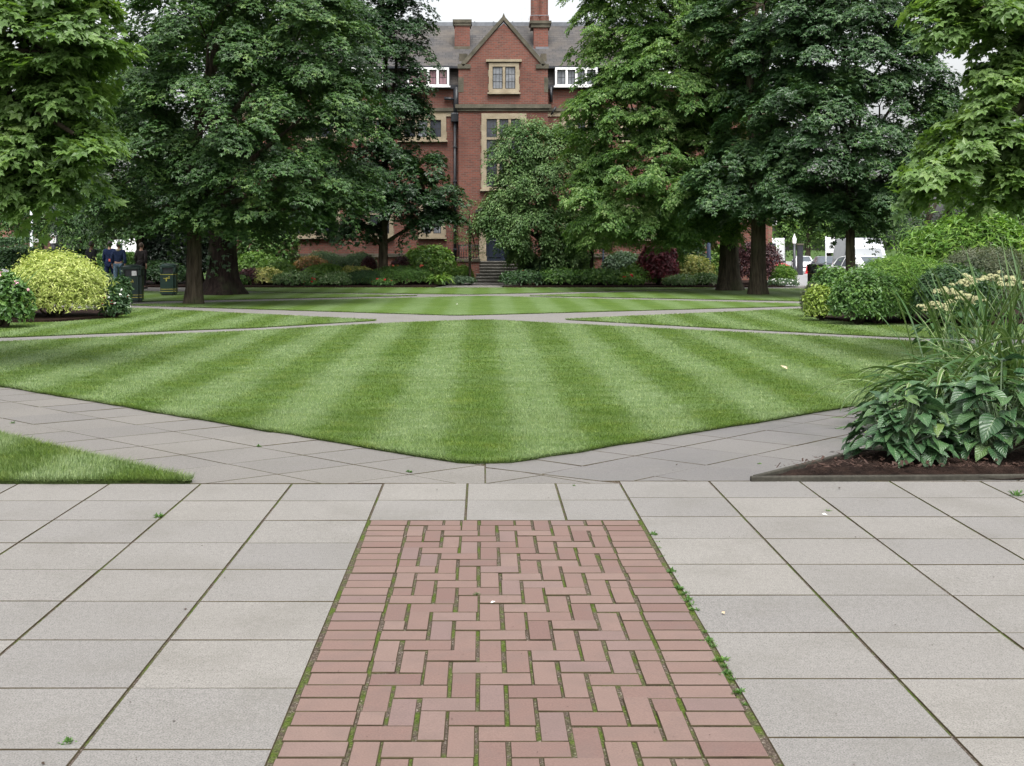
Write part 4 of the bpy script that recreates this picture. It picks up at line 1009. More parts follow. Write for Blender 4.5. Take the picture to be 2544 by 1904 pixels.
# cream umbel flower heads on stalks behind
def umbel(label, px, py, Y, r, seed):
    rng = np.random.default_rng(seed); X = wx(px, Y); z = wz(py, Y)
    root = thing("umbel_flower", label, "flower head", (X, Y, 0), group=None)
    bm = bmesh.new(); lean = rng.normal(0, .08)
    limb(bm, (lean, 0, .0), (0, 0, z - .12), .009, .006, rng, 0, 6, 5)
    PP, NN = [], []
    for k in range(18):
        a = rng.uniform(0, 6.28); q = math.sqrt(rng.uniform(0, 1)); e = np.array([q * r * math.cos(a), q * r * math.sin(a), z + .06 * (1 - q * q) - .015 + rng.normal(0, .02)])
        limb(bm, (0, 0, z - .12), e, .003, .002, rng, .0, 4, 3)
        m = 60; th = norm(rng.normal(0, 1, (m, 3))); th[:, 2] = np.abs(th[:, 2]) * .7
        PP.append(e + th * .034); NN.append(th)
    obj("stalk", bm, M['shrub_lime'], root)
    P, Nn = np.concatenate(PP), np.concatenate(NN)
    leafy("flower_head", P, Nn + np.array([0, 0, .5]), rng.normal(0, 1, P.shape), .018 * rng.uniform(.7, 1.4, len(P)), T_FLOWER, M['umbel'], root)
    for k in range(7):
        pass
    L = 40; a = rng.uniform(0, 6.28, L); zz = rng.uniform(.2, .85, L) * z
    P = np.stack([np.cos(a) * .12, np.sin(a) * .12, zz], 1); leafy("foliage", P, np.stack([np.cos(a) * .4, np.sin(a) * .4, np.ones(L)], 1), np.stack([np.cos(a), np.sin(a), 0 * a - .1], 1), .16 * rng.uniform(.7, 1.2, L), T_OVAL, M['shrub_dark'], root)
    return root
for i, (px, py, Yd, r, lb) in enumerate([(2022, 664, 12.4, .17, "lowest leftmost cream umbel head in front of the green bush"), (2052, 634, 13.2, .17, "cream umbel head second from the left, above the lowest one"), (2088, 652, 12.6, .18, "cream umbel head low in the middle of its cluster"),
        (2096, 612, 13.6, .19, "cream umbel head high in the middle, left of the tallest"), (2155, 604, 13.4, .2, "tallest cream umbel head near the right edge"), (2196, 618, 13.0, .2, "cream umbel head at the right frame edge")]):
    umbel(lb, px, py, Yd, r, 50 + i)

# ---------------------------------------------------------------- weeds in the paving, litter
def weed_mesh(seed, n=60, s=.05):
    rng = np.random.default_rng(seed); a = rng.uniform(0, 6.28, n); el = rng.uniform(.1, 1.1, n)
    T = np.stack([np.cos(a) * np.cos(el), np.sin(a) * np.cos(el), np.sin(el)], 1); P = T * rng.uniform(0, .7, (n, 1)) * s; P[:, 0] *= .6; P[:, 1] *= 1.3; P[:, 2] = P[:, 2] * .5 + .002
    N = np.stack([-np.cos(a) * np.sin(el), -np.sin(a) * np.sin(el), np.cos(el)], 1) + rng.normal(0, .3, (n, 3))
    return leafy("weed", P, N, T, s * rng.uniform(.25, .6, n), T_NARROW if seed % 2 else T_OVAL, M['shrub_green'])
wpts = []
for cx, cy, s in ((1640, 135, .055), (1655, 165, .035), (1665, 190, .03), (1680, 225, .03), (1718, 292, .055), (1735, 312, .03), (1752, 362, .045), (1770, 385, .05), (1790, 412, .055), (1800, 430, .045), (1815, 452, .04), (1858, 545, .035), (1880, 585, .05), (1897, 605, .045), (1930, 665, .05), (1942, 690, .04), (1958, 722, .05), (1975, 745, .04), (2000, 800, .045), (2028, 850, .03)):
    wpts.append((573.9 + .511 * cx, 1086.9 + .511 * cy, s))
masters = [weed_mesh(k) for k in (60, 61, 62, 63)]
def put(o, loc, sc_, rz, first):
    c = o if first else o.copy()
    if not first: C.objects.link(c)
    c.location = loc; c.scale = (sc_,) * 3; c.rotation_euler = (0, 0, rz); return c
used = set()
for i, (px, py, s) in enumerate(wpts):
    k = i % 4; o = put(masters[k], (*G(px, py), -.008), s / .05 * .7, i * 1.7, k not in used); used.add(k)
    tag(o, "small green weed rooted along the right edge of the brick path", "weed", "weeds along the brick path edge")
for i, (px, py, s, lb) in enumerate([(342, 1118, .045, "weed tuft at a flag corner in the left paving"), (2195, 1072, .07, "weed tuft at the far right of the paving, below the bed edging"), (885, 1021, .03, "tiny weed on the path before the lawn tip"), (1240, 1050, .02, "tiny weed above the brick panel's right half"),
        (150, 1605, .03, "tiny weed in the nearest left slab joint"), (1790, 1105, .028, "small weed on a cross joint in the right paving"), (1980, 1036, .035, "weed against the middle of the bed edging"), (1030, 1285, .022, "tiny weed among the herringbone bricks"), (558, 965, .03, "small weed on the left diagonal path joint"), (28, 915, .04, "weed at a joint by the left frame edge"), (1640, 1003, .02, "single sprig on the damp path left of the bed tip")]):
    o = put(masters[i % 4], (*G(px, py), -.004), s / .05, i * 2.1, False); tag(o, lb, "weed")
def litter(name, label, px, py, s, mat, seed, z, tmpl=T_OVAL, cat="leaf", group=None):
    rng = np.random.default_rng(seed); x, y = G(px, py)
    o = leafy(name, np.zeros((1, 3)), np.array([[rng.normal(0, .3), -.25, 1.0]]), rng.normal(0, 1, (1, 3)) * np.array([1, 1, .05]), np.array([s]), tmpl, mat)
    o.location = (x, y, z); return tag(o, label, cat, group)
M['dead'] = petal("dead_leaf", (.50, .40, .27)); M['twig'] = petal("twig", (.05, .035, .025))
litter("fallen_leaf", "pale brown curled leaf lying on the right half of the lawn", 1690, 806, .095, M['dead'], 1, .075, T_MAPLE3)
for i, (px, py, s, m, lb, z) in enumerate([(168, 1046, .04, 'white_petal', "white petal at the edge of the small left lawn", .01), (1775, 1113, .035, 'white_petal', "white petal on a joint of the right paving", .006), (1565, 1330, .03, 'dead', "small orange leaf on the right paving by the bricks", .006), (985, 662, .06, 'white_petal', "white speck on the far lawn", .05),
        (1813, 1058, .03, 'twig', "dark pebble-like scrap below the bed edging", .006), (1460, 1008, .03, 'twig', "dark scrap on the damp path", .006), (1060, 1306, .025, 'white_petal', "tiny white petal on the herringbone bricks", .006), (1838, 942, .035, 'twig', "dark scrap beside the hosta on the path", .006), (90, 1750 - 100, .02, 'twig', "dark speck on the nearest left slab", .005), (530, 911, .03, 'white_petal', "white petal at the lawn edge by the left path", .004), (2165, 1036, .035, 'dead', "rusty leaf against the bed edging", .008)]):
    litter("scrap" if m == 'twig' else ("petal" if m == 'white_petal' else "fallen_leaf"), lb, px, py, s, M[m], 70 + i, z, cat="litter" if m == 'twig' else "petal" if m == 'white_petal' else "leaf")
# ================================================================ THE BRICK BUILDING
BY, WY = 52.0, 53.0           # bay face, wing face
bld = thing("brick_building", "red brick gabled building with stone windows and slate roof beyond the lawns", "building", (0, 0, 0))
def part(name, f, mat, parent=bld, smooth=False):
    bm = bmesh.new(); f(bm); bmesh.ops.recalc_face_normals(bm, faces=bm.faces); return obj(name, bm, M[mat], parent, smooth)
bx0, bx1 = wx(990.5, BY), wx(1183.5, BY); bapx = wx(1088, BY)
zsh, zap = wz(143, BY), wz(45, BY)
zpar, zeave, zridge = wz(190, WY), wz(144, WY), 12.0
XL, XR = -11.2, 12.6
part("wall", lambda bm: (box(bm, XL, bx0 + .02, WY, 61, -1.2, zpar), box(bm, bx1 - .02, XR, WY, 61, -1.2, zpar)), 'brick')
part("bay", lambda bm: prism(bm, [(bx0, -1.2), (bx1, -1.2), (bx1, zsh), (bapx, zap - .12), (bx0, zsh)], BY, 56.4), 'brick')
# slates: steep skirt with dormers, then the main roof
YR = 57.0
def main_roof(bm):
    for x0, x1 in ((XL, XR),):
        prof = [(WY + .08, zpar + .0), (WY + .28, zeave), (WY - .02, zeave + .01), (YR, zridge), (61 - .2, zeave), (60.9, zpar)]
        a = [bm.verts.new((x0, y, z)) for y, z in prof]; b = [bm.verts.new((x1, y, z)) for y, z in prof]
        for i in range(len(prof) - 1): bm.faces.new((a[i], b[i], b[i + 1], a[i + 1]))
        bm.faces.new(a); bm.faces.new(b[::-1])
roof = part("roof", main_roof, 'slate')
part("ridge", lambda bm: (box(bm, XL, XR, YR - .14, YR + .14, zridge - .1, zridge + .09), [box(bm, XL + k * .9, XL + k * .9 + .06, YR - .16, YR + .16, zridge - .08, zridge + .12) for k in range(30)]), 'lead', roof)
part("roof", lambda bm: prism(bm, [(bx0 + .1, zsh - .05), (bapx, zap - .18), (bx1 - .1, zsh - .05)], BY + .3, 56.9), 'slate')
def coping(bm):
    for xs, px_k in ((bx0, -1), (bx1, 1)):
        a = Vector((xs + .22 * -px_k, 0, zsh - .02)); b = Vector((bapx, 0, zap)); d_ = (b - a).normalized(); nrm = Vector((-d_.z, 0, d_.x)) * (1 if d_.x > 0 else -1)
        q = [a - nrm * .0, b + Vector((0, 0, .0)), b + Vector((0, 0, .22)), a + nrm * .17]
        prism(bm, [(v.x, v.z) for v in q], BY - .07, BY + .35)
        x0, x1 = sorted((xs - .06 * -px_k * -1 if False else xs + .04 * px_k, xs - .52 * px_k))
        box(bm, x0, x1, BY - .07, BY + .35, zsh - .12, zsh + .07)
    prism(bm, [(bapx - .12, zap + .0), (bapx, zap + .32), (bapx + .12, zap + .0)], BY - .075, BY + .36)
part("gable_coping", coping, 'stone_dark')
zl0 = wz(241, BY)
part("string_course", lambda bm: (box(bm, bx0 - .14, bx1 + .14, BY - .14, BY + .05, zl0 + .12, zl0 + .29), box(bm, bx0 - .06, bx1 + .06, BY - .07, BY + .05, zl0, zl0 + .118),
                                  box(bm, XL, bx0 - .01, WY - .12, WY + .02, zl0 + .10, zl0 + .26), box(bm, bx1 + .01, XR, WY - .12, WY + .02, zl0 + .10, zl0 + .26)), 'stone_dark')
part("frieze", lambda bm: (box(bm, XL, bx0 - .01, WY - .05, WY + .02, zl0 - .12, zl0 + .097), box(bm, bx1 + .01, XR, WY - .05, WY + .02, zl0 - .12, zl0 + .097)), 'stone')
part("gutter", lambda bm: (box(bm, XL, bx0 - .01, WY - .16, WY + .1, zpar - .06, zpar + .1), box(bm, bx1 + .01, XR, WY - .16, WY + .1, zpar - .06, zpar + .1),
                           box(bm, XL, bx0 - .01, WY - .14, WY + .02, zeave - .10, zeave - .005), box(bm, bx1 + .01, XR, WY - .14, WY + .02, zeave - .10, zeave - .005)), 'black_paint')
zpl = wz(556, WY)
part("plinth", lambda bm: (box(bm, XL, bx0 - .25, WY - .09, WY + .02, zpl, zpl + .15), box(bm, bx1 + .3, XR, WY - .09, WY + .02, zpl, zpl + .15)), 'stone_dark')
# quoin-like stone patches at the bay's shoulders
part("corner_stone", lambda bm: (box(bm, bx0 - .012, bx0 + .22, BY - .012, BY + .3, wz(200, BY), wz(168, BY)), box(bm, bx1 - .16, bx1 + .012, BY - .012, BY + .3, wz(200, BY), wz(168, BY))), 'stone_dark')
def downpipe(px, Y, ztop):
    x = wx(px, Y)
    def f(bm):
        tube(bm, [(x, Y - .12, ztop), (x, Y - .12, .02)], [.065, .065], 10)
        bbox(bm, x - .17, x + .17, Y - .26, Y - .0, ztop - .06, ztop + .34, .03)
        for k in range(5): bbox(bm, x - .09, x + .09, Y - .2, Y, ztop - 1.2 - k * 1.5, ztop - 1.12 - k * 1.5, .01)
    part("drainpipe", f, 'black_paint')
downpipe(983, WY, wz(262, WY)); 
for pts, r in (([(wx(987, WY), WY - .1, zpar), (wx(987, WY), WY - .1, wz(258, WY))], .16), ([(wx(960, WY), WY - .14, wz(214, WY)), (wx(984, WY), WY - .12, wz(216, WY))], .07), ([(wx(1190, WY), WY - .14, zpar), (wx(1190, WY), WY - .14, wz(222, WY))], .07), ([(wx(1200, WY), WY - .2, wz(232, WY)), (wx(1190, WY), WY - .2, wz(250, WY))], .035)):
    part("drainpipe", lambda bm: tube(bm, pts, [r, r], 8), 'black_paint')
def window(px0, px1, py0, py1, Y, lights, transoms=(), sw=(10, 10), sill=9, frame='stone', pane='glass', hood=False, grid=(3, 5), panes=None, deep=.10, label=None):
    """outer surround px0..px1, py0..py1; lights side by side, split by stone transoms at py"""
    x0, x1, z1, z0 = wx(px0, Y), wx(px1, Y), wz(py0, Y), wz(py1, Y); s = sc(Y)
    gx0, gx1 = x0 + sw[0] * s, x1 - sw[0] * s; gz1, gz0 = z1 - sw[1] * s, z0 + sill * s
    bm = bmesh.new()
    box(bm, x0, gx0, Y - deep, Y + .02, z0 + .002, z1 - .002); box(bm, gx1, x1, Y - deep, Y + .02, z0 + .002, z1 - .002)
    box(bm, gx0, gx1, Y - deep, Y + .02, gz1, z1 - .002); box(bm, gx0, gx1, Y - deep, Y + .02, z0 + .002, gz0)
    box(bm, x0 - .06, x1 + .06, Y - deep - .07, Y + .02, z0 - .07, z0)
    # toothed quoins
    if frame == 'stone':
        for k in range(int((z1 - z0) / .6)):
            zz = z0 + .1 + k * .6; box(bm, x0 - .035, x0 - .001, Y - .03, Y + .02, zz, zz + .28); box(bm, x1 + .001, x1 + .035, Y - .03, Y + .02, zz, zz + .28)
    if hood: box(bm, x0 - .12, x1 + .12, Y - deep - .06, Y + .02, z1 + .04, z1 + .15)
    mw = .055 if frame == 'stone' else .05
    step = (gx1 - gx0) / lights
    for k in range(1, lights): box(bm, gx0 + k * step - mw, gx0 + k * step + mw, Y - deep + .015, Y + .02, gz0, gz1)
    zs = [gz0] + sorted(wz(t, Y) for t in transoms) + [gz1]
    for z in zs[1:-1]: 
        for k in range(lights): box(bm, gx0 + k * step + (mw if k else 0), gx0 + (k + 1) * step - (mw if k < lights - 1 else 0), Y - deep + .02, Y + .02, z - .05, z + .05)
    bmesh.ops.recalc_face_normals(bm, faces=bm.faces)
    w = obj("window", bm, M['stone' if frame == 'stone' else 'white_paint'], bld)
    if label: w["label"] = label
    for k in range(lights):
        a, b = gx0 + k * step + (mw if k else 0), gx0 + (k + 1) * step - (mw if k < lights - 1 else 0)
        for ti, (za, zb) in enumerate(zip(zs, zs[1:])):
            za2, zb2 = za + (.05 if ti else 0), zb - (.05 if ti < len(zs) - 2 else 0)
            pm = pane if panes is None else panes[k % len(panes)]
            bm = bmesh.new(); box(bm, a, b, Y - .022, Y + .01, za2, zb2); bmesh.ops.recalc_face_normals(bm, faces=bm.faces); obj("pane", bm, M[pm] if pm != 'net' else M['net'], w)
            bm = bmesh.new(); t = .009; nx = grid[0]; nz = max(2, int((zb2 - za2) / .30))
            for q in range(0, nx + 1): xx = a + (b - a) * q / nx; xx = min(max(xx, a + t * 1.6), b - t * 1.6); ww = t * (2.2 if q in (0, nx) else 1); box(bm, xx - ww, xx + ww, Y - .034, Y - .02, za2, zb2)
            for q in range(0, nz + 1): zz = za2 + (zb2 - za2) * q / nz; zz = min(max(zz, za2 + t * 1.6), zb2 - t * 1.6); ww = t * (2.2 if q in (0, nz) else 1); box(bm, a, b, Y - .033, Y - .019, zz - ww, zz + ww)
            bmesh.ops.recalc_face_normals(bm, faces=bm.faces); obj("glazing_bar", bm, M['lead_bar'], w)
    return w
window(1056, 1121, 137, 201, BY, 2, sw=(8, 8), sill=8, hood=True, panes=['net', 'net'], label="small two-light gable window")
window(1040, 1137, 246, 410, BY, 3, transoms=(300, 347), sw=(11, 12), sill=6, label="tall three-light stone window of the bay")
# wing windows
for a, b in ((862, 964), (770, 850), (640, 730)): window(a, b, 248, 304, WY, 3 if a == 862 else 2, sw=(11, 12), sill=7, panes=['glass', 'net'] if a == 862 else None, grid=(4, 5))
for a, b in ((905, 962), (790, 850), (628, 735)): window(a, b, 432, 513, WY, 2, sw=(9, 10), sill=8, panes=['glass', 'net'] if a == 905 else None, transoms=(462,), grid=(3, 4))
for a, b in ((1212, 1300), (1340, 1430), (1480, 1570)): window(a, b, 248, 304, WY, 3, sw=(11, 12), sill=7)
for a, b in ((1212, 1290), (1340, 1420), (1486, 1536)): window(a, b, 440, 517, WY, 2 if a < 1450 else 1, sw=(7, 10), sill=8, transoms=(470,))
for a, b, n in ((880, 970, 4), (740, 830, 4), (1199, 1290, 4), (1400, 1490, 4)):
    window(a, b, 147, 187, WY - .1, n, sw=(4, 5), sill=3, frame='white', pane='curtain' if b < 1000 else 'net', grid=(2, 4), deep=.14)
    x0, x1 = wx(a, WY), wx(b, WY)
    part("dormer", lambda bm: (box(bm, x0 - .03, x1 + .03, WY - .08, WY + .6, zpar + .09, zeave - .12)), 'lead')
# chimneys
Yc = 54.6
def chim(bm, px0, px1, py0, py1, d0=.0, dep=.8): box(bm, wx(px0, Yc), wx(px1, Yc), Yc + d0, Yc + d0 + dep, wz(py1, Yc), wz(py0, Yc))
c1 = part("chimney", lambda bm: chim(bm, 982, 1015, 55, 150), 'brick')
part("chimney_cap", lambda bm: (box(bm, wx(978, Yc), wx(1019, Yc), Yc - .09, Yc + .89, wz(50, Yc), wz(43, Yc)), box(bm, wx(980, Yc), wx(1017, Yc), Yc - .05, Yc + .85, wz(56, Yc), wz(50, Yc) - .002)), 'stone_dark', c1)
part("chimney_base", lambda bm: box(bm, wx(981, Yc), wx(1016, Yc), Yc - .05, Yc + .85, wz(118, Yc), wz(101, Yc)), 'stone_dark', c1)
c2 = part("chimney", lambda bm: chim(bm, 1153, 1184, 55, 150), 'brick')
part("chimney_cap", lambda bm: (box(bm, wx(1144, Yc), wx(1191, Yc), Yc - .12, Yc + 1.0, wz(52, Yc), wz(46, Yc)), box(bm, wx(1147, Yc), wx(1188, Yc), Yc - .07, Yc + .93, wz(60, Yc), wz(52, Yc) - .002)), 'stone_dark', c2)
part("chimney_flashing", lambda bm: box(bm, wx(1157, Yc), wx(1185, Yc), Yc - .03, Yc + .4, wz(112, Yc), wz(102, Yc)), 'lead', c2)
def stack(bm):
    for cx in (1157, 1175):
        x = wx(cx, Yc)
        lathe(bm, [(.27, 0), (.27, .25), (.225, .34), (.225, 2.2), (.27, 2.3), (.30, 2.45), (.22, 2.5)], 8, (x, Yc + .42, wz(46, Yc)), math.pi / 8)
part("chimney_stack", stack, 'brick', c2)
part("chimney_strap", lambda bm: (box(bm, wx(1146, Yc), wx(1186, Yc), Yc + .17, Yc + .2, wz(33, Yc), wz(31.5, Yc))), 'lead', c2)
# small kneeler stacks behind the gable shoulders
part("roof_turret", lambda bm: (box(bm, wx(992, 53.6), wx(1010, 53.6), 53.4, 53.9, wz(146, 53.6), wz(118, 53.6)), box(bm, wx(1168, 53.6), wx(1180, 53.6), 53.4, 53.9, wz(146, 53.6), wz(118, 53.6))), 'stone_dark')
# aerial against the sky
def aerial(bm):
    x0, x1 = wx(1128, 58.5), wx(1142, 58.5)
    for x in (x0, x1): tube(bm, [(x, 58.5, 11.2), (x, 58.5, 14.5)], [.014, .014], 6)
    for k in range(11): tube(bm, [(x0, 58.5, 11.4 + k * .28), (x1, 58.5, 11.4 + k * .28)], [.012, .012], 6)
part("roof_ladder", aerial, 'white_paint')
# porch
dz0 = wz(565, 51.2)
dx0, dx1 = wx(1050, BY), wx(1124, BY); dzt = wz(478, BY)
part("doorway", lambda bm: (box(bm, dx0 - .30, dx0, BY - .28, BY + .02, dz0, dzt), box(bm, dx1, dx1 + .30, BY - .28, BY + .02, dz0, dzt), box(bm, dx0 - .34, dx1 + .34, BY - .30, BY + .02, dzt + .001, dzt + .32),
     box(bm, dx0 - .36, dx0 + .03, BY - .33, BY - .0, dz0, dz0 + .22), box(bm, dx1 - .03, dx1 + .36, BY - .33, BY - .0, dz0, dz0 + .22)), 'stone')
M['door_paint'] = flat('door_paint', (.014, .02, .035), .35)
door = part("door", lambda bm: (box(bm, dx0, dx1, BY - .03, BY + .01, dz0, dzt - .55), [bbox(bm, dx0 + .09 + k * (dx1 - dx0) / 2, dx0 + (k + 1) * (dx1 - dx0) / 2 - .09, BY - .06, BY - .025, dz0 + .15 + j * .95, dz0 + .95 + j * .95 - .05, .02) for k in (0, 1) for j in (0,)]), 'door_paint')
part("pane", lambda bm: [box(bm, dx0 + .1 + k * (dx1 - dx0) / 2, dx0 + (k + 1) * (dx1 - dx0) / 2 - .1, BY - .045, BY - .02, dz0 + 1.05, dzt - .62) for k in (0, 1)], 'glass', door)
part("fanlight", lambda bm: box(bm, dx0, dx1, BY - .03, BY + .01, dzt - .5, dzt - .01), 'glass')
part("handle", lambda bm: [tube(bm, [((dx0 + dx1) / 2 + s * .06, BY - .09, dz0 + .85), ((dx0 + dx1) / 2 + s * .06, BY - .09, dz0 + 1.15)], [.014, .014], 8) for s in (-1, 1)], 'lead', door)
pzx = (dx0 + dx1) / 2; pa, pe = wz(433, BY), wz(456, BY)
def canopy(bm):
    for s in (-1, 1):
        q = [(pzx, pa - .10), (pzx, pa), (pzx + s * 1.2, pe), (pzx + s * 1.2, pe - .10)]
        prism(bm, q if s > 0 else q[::-1], BY - .75, BY + .02)
part("porch_roof", canopy, 'slate')
part("porch_bracket", lambda bm: (box(bm, dx0 - .25, dx0 - .13, BY - .62, BY - .02, pe - .32, pe - .14), box(bm, dx1 + .13, dx1 + .25, BY - .62, BY - .02, pe - .32, pe - .14)), 'stone')
nst = 7; sx0, sx1 = wx(1037, 50.5), wx(1130, 50.5)
def steps(bm):
    for k in range(nst):
        z1 = dz0 * (k + 1) / nst; y = 49.55 + k * .27
        bbox(bm, sx0 - .22 * (1 - k / nst), sx1 + .22 * (1 - k / nst), y, y + (.33 if k < nst - 1 else BY - y - .05), z1 - .055, z1, .012)
        box(bm, sx0 - .2 * (1 - k / nst), sx1 + .2 * (1 - k / nst), y + .03, BY - .06, z1 - dz0 / nst + .001, z1 - .05)
part("steps", steps, 'step')
for s, xa, xb in ((0, wx(989, 50.5), sx0 - .02), (1, sx1 + .02, sx1 + 1.0)):
    wl = part("side_wall", lambda bm: box(bm, xa, xb, 50.2, BY - .0, -.1, .86), 'brick')
    part("coping", lambda bm: bbox(bm, xa - .05, xb + .03, 50.14, BY - .005, .862, .985, .015), 'stone_dark', wl)
    def rail(bm):
        n = 9
        for k in range(n): x = xa + .04 + (xb - xa - .08) * k / (n - 1); tube(bm, [(x, 50.3, .98), (x, 50.3, 1.58)], [.014, .014], 6)
        for z in (1.05, 1.55): tube(bm, [(xa, 50.3, z), (xb, 50.3, z)], [.018, .018], 6)
        for k in range(9): y = 50.3 + 1.6 * k / 8; tube(bm, [(xa + .04, y, .98), (xa + .04, y, 1.58)], [.014, .014], 6)
        tube(bm, [(xa + .04, 50.3, 1.55), (xa + .04, BY - .02, 1.55)], [.018, .018], 6)
    part("railing", rail, 'black_paint', wl)
# far brick houses glimpsed under the branches
def far_house(label, px0, px1, Y, pyt, mat, band, h_extra=3.0, gz=None):
    x0, x1 = wx(px0, Y), wx(px1, Y); gz = dip(Y) if gz is None else gz; zt = wz(pyt, Y)
    root = thing("brick_house", label, "building", ((x0 + x1) / 2, Y, gz)); w = (x1 - x0) / 2
    def p(name, f, m, parent=root):
        bm = bmesh.new(); f(bm); bmesh.ops.recalc_face_normals(bm, faces=bm.faces); return obj(name, bm, M[m], parent)
    p("wall", lambda bm: box(bm, -w, w, 0, 8, -.3, zt - gz), 'brick_far')
    if band: p("stone_band", lambda bm: box(bm, -w - .05, w + 2.4, -.8, -.02, wz(524, Y) - gz, wz(514, Y) - gz), 'white_paint')
    p("roof", lambda bm: (prism(bm, [(-w - .3, zt - gz + .001), (w + .3, zt - gz + .001), (0, zt - gz + w * .8)], -.2, 8.2)), 'slate')
    for k in range(3):
        x = -w + (k + .5) * 2 * w / 3
        for z in (1.0, 4.0):
            fr = p("window", lambda bm: (box(bm, x - .55, x + .55, -.06, .02, z, z + 1.6)), 'white_paint'); p("pane", lambda bm: (box(bm, x - .47, x - .03, -.072, -.05, z + .08, z + 1.52), box(bm, x + .03, x + .47, -.072, -.05, z + .08, z + 1.52)), 'glass', fr)
    return root
far_house("brick house glimpsed at the far left edge under the branches, with a pale band", -260, 24, 88, 405, 'brick_far', True)
far_house("red brick house glimpsed far down the road between the trunks at the right", 1640, 1668, 100, 455, 'brick_far', False)

# ================================================================ STREET FURNITURE
def post(name, label, cat, px, py_top, Y, r, mat, head=None, z0=None):
    x = wx(px, Y); gz = dip(Y) if z0 is None else z0; h = wz(py_top, Y) - gz
    root = thing(name, label, cat, (x, Y, gz))
    bm = bmesh.new(); lathe(bm, [(r * 1.7, -.2), (r * 1.7, .5), (r * 1.15, .62), (r, .7), (r * .85, h)], 14); obj("post", bm, M[mat], root, True)
    return root, h
post("street_lamp", "slim pale grey lamp column at the left, by the far brick house", "lamp post", 68, 330, 60, .075, 'grey_post')
o, h = post("street_lamp", "black post with a small white and pink notice at the left, beside the pale column", "lamp post", 117, 380, 52, .12, 'black_paint')
bm = bmesh.new(); z = wz(526, 52) - dip(52); bbox(bm, -.13, .13, -.16, -.125, z, z + .40, .005); obj("notice", bm, M['white_paint'], o)
bm = bmesh.new(); box(bm, -.07, .07, -.165, -.159, z + .2, z + .3); obj("notice_mark", bm, M['pink_petal'], o)
post("street_lamp", "dark blue lamp column in the border, left of the fluted beech trunk", "lamp post", 1531, 300, 48.5, .085, 'blue_post', z0=0)
post("post", "thin dark blue pole in the right border, behind the young tree", "post", 1303, 440, 49.5, .035, 'blue_post', z0=0)
o, h = post("bollard_lamp", "black bollard lamp with pale pointed top, far down the road at the right", "lamp", 1716, 528, 92, .11, 'black_paint')
bm = bmesh.new(); lathe(bm, [(.08, 0), (.15, .1), (.16, .4), (.07, .6), (.02, .8)], 10, (0, 0, h)); obj("lantern", bm, M['white_paint'], o)
bm = bmesh.new(); box(bm, .9, 1.5, 0, .5, 0, 2.3); 
o2 = thing("gate_pier", "dark gate pier next to the bollard lamp down the road", "pier", (wx(1728, 94), 94, dip(94)))
bbox(bm, -.35, .35, -.3, .3, 0, 2.6, .03); bm.free(); bm = bmesh.new(); bbox(bm, -.2, .2, -.2, .2, -.2, 2.3, .03); obj("pier", bm, M['black_paint'], o2); bm = bmesh.new(); bbox(bm, -.26, .26, -.26, .26, 2.301, 2.42, .03); obj("cap", bm, M['stone_dark'], o2)
# bright road sign on posts
Ys = 78; o = thing("road_sign", "white rectangular road sign on two grey posts, left of the silver van", "sign", (wx(1794, Ys), Ys, dip(Ys)))
z0 = wz(547, Ys) - dip(Ys); z1 = wz(513, Ys) - dip(Ys)
bm = bmesh.new(); bbox(bm, -.26, .26, -.03, .03, z0, z1, .02); obj("sign_panel", bm, M['white_paint'], o)
bm = bmesh.new(); [box(bm, -.2, .2, -.04, -.032, z0 + .1 + k * .17, z0 + .17 + k * .17) for k in range(4)]; obj("sign_lines", bm, M['grey_post'], o)
for s in (-1, 1):
    bm = bmesh.new(); tube(bm, [(s * .28, .06, -.1), (s * .28, .06, z1 + .05)], [.045, .045], 8); obj("post", bm, M['grey_post'], o)
# a traffic cone down the road
o = thing("traffic_cone", "small red and white cone far down the road behind the white hatchback", "cone", (wx(1744, 100), 100, dip(100)))
bm = bmesh.new(); bbox(bm, -.22, .22, -.22, .22, 0, .05, .01); lathe(bm, [(.17, .05), (.05, .75), (.03, .76)], 14); obj("cone", bm, M['red_petal'], o)
bm = bmesh.new(); lathe(bm, [(.125, .3), (.093, .5)], 14); obj("band", bm, M['white_paint'], o)
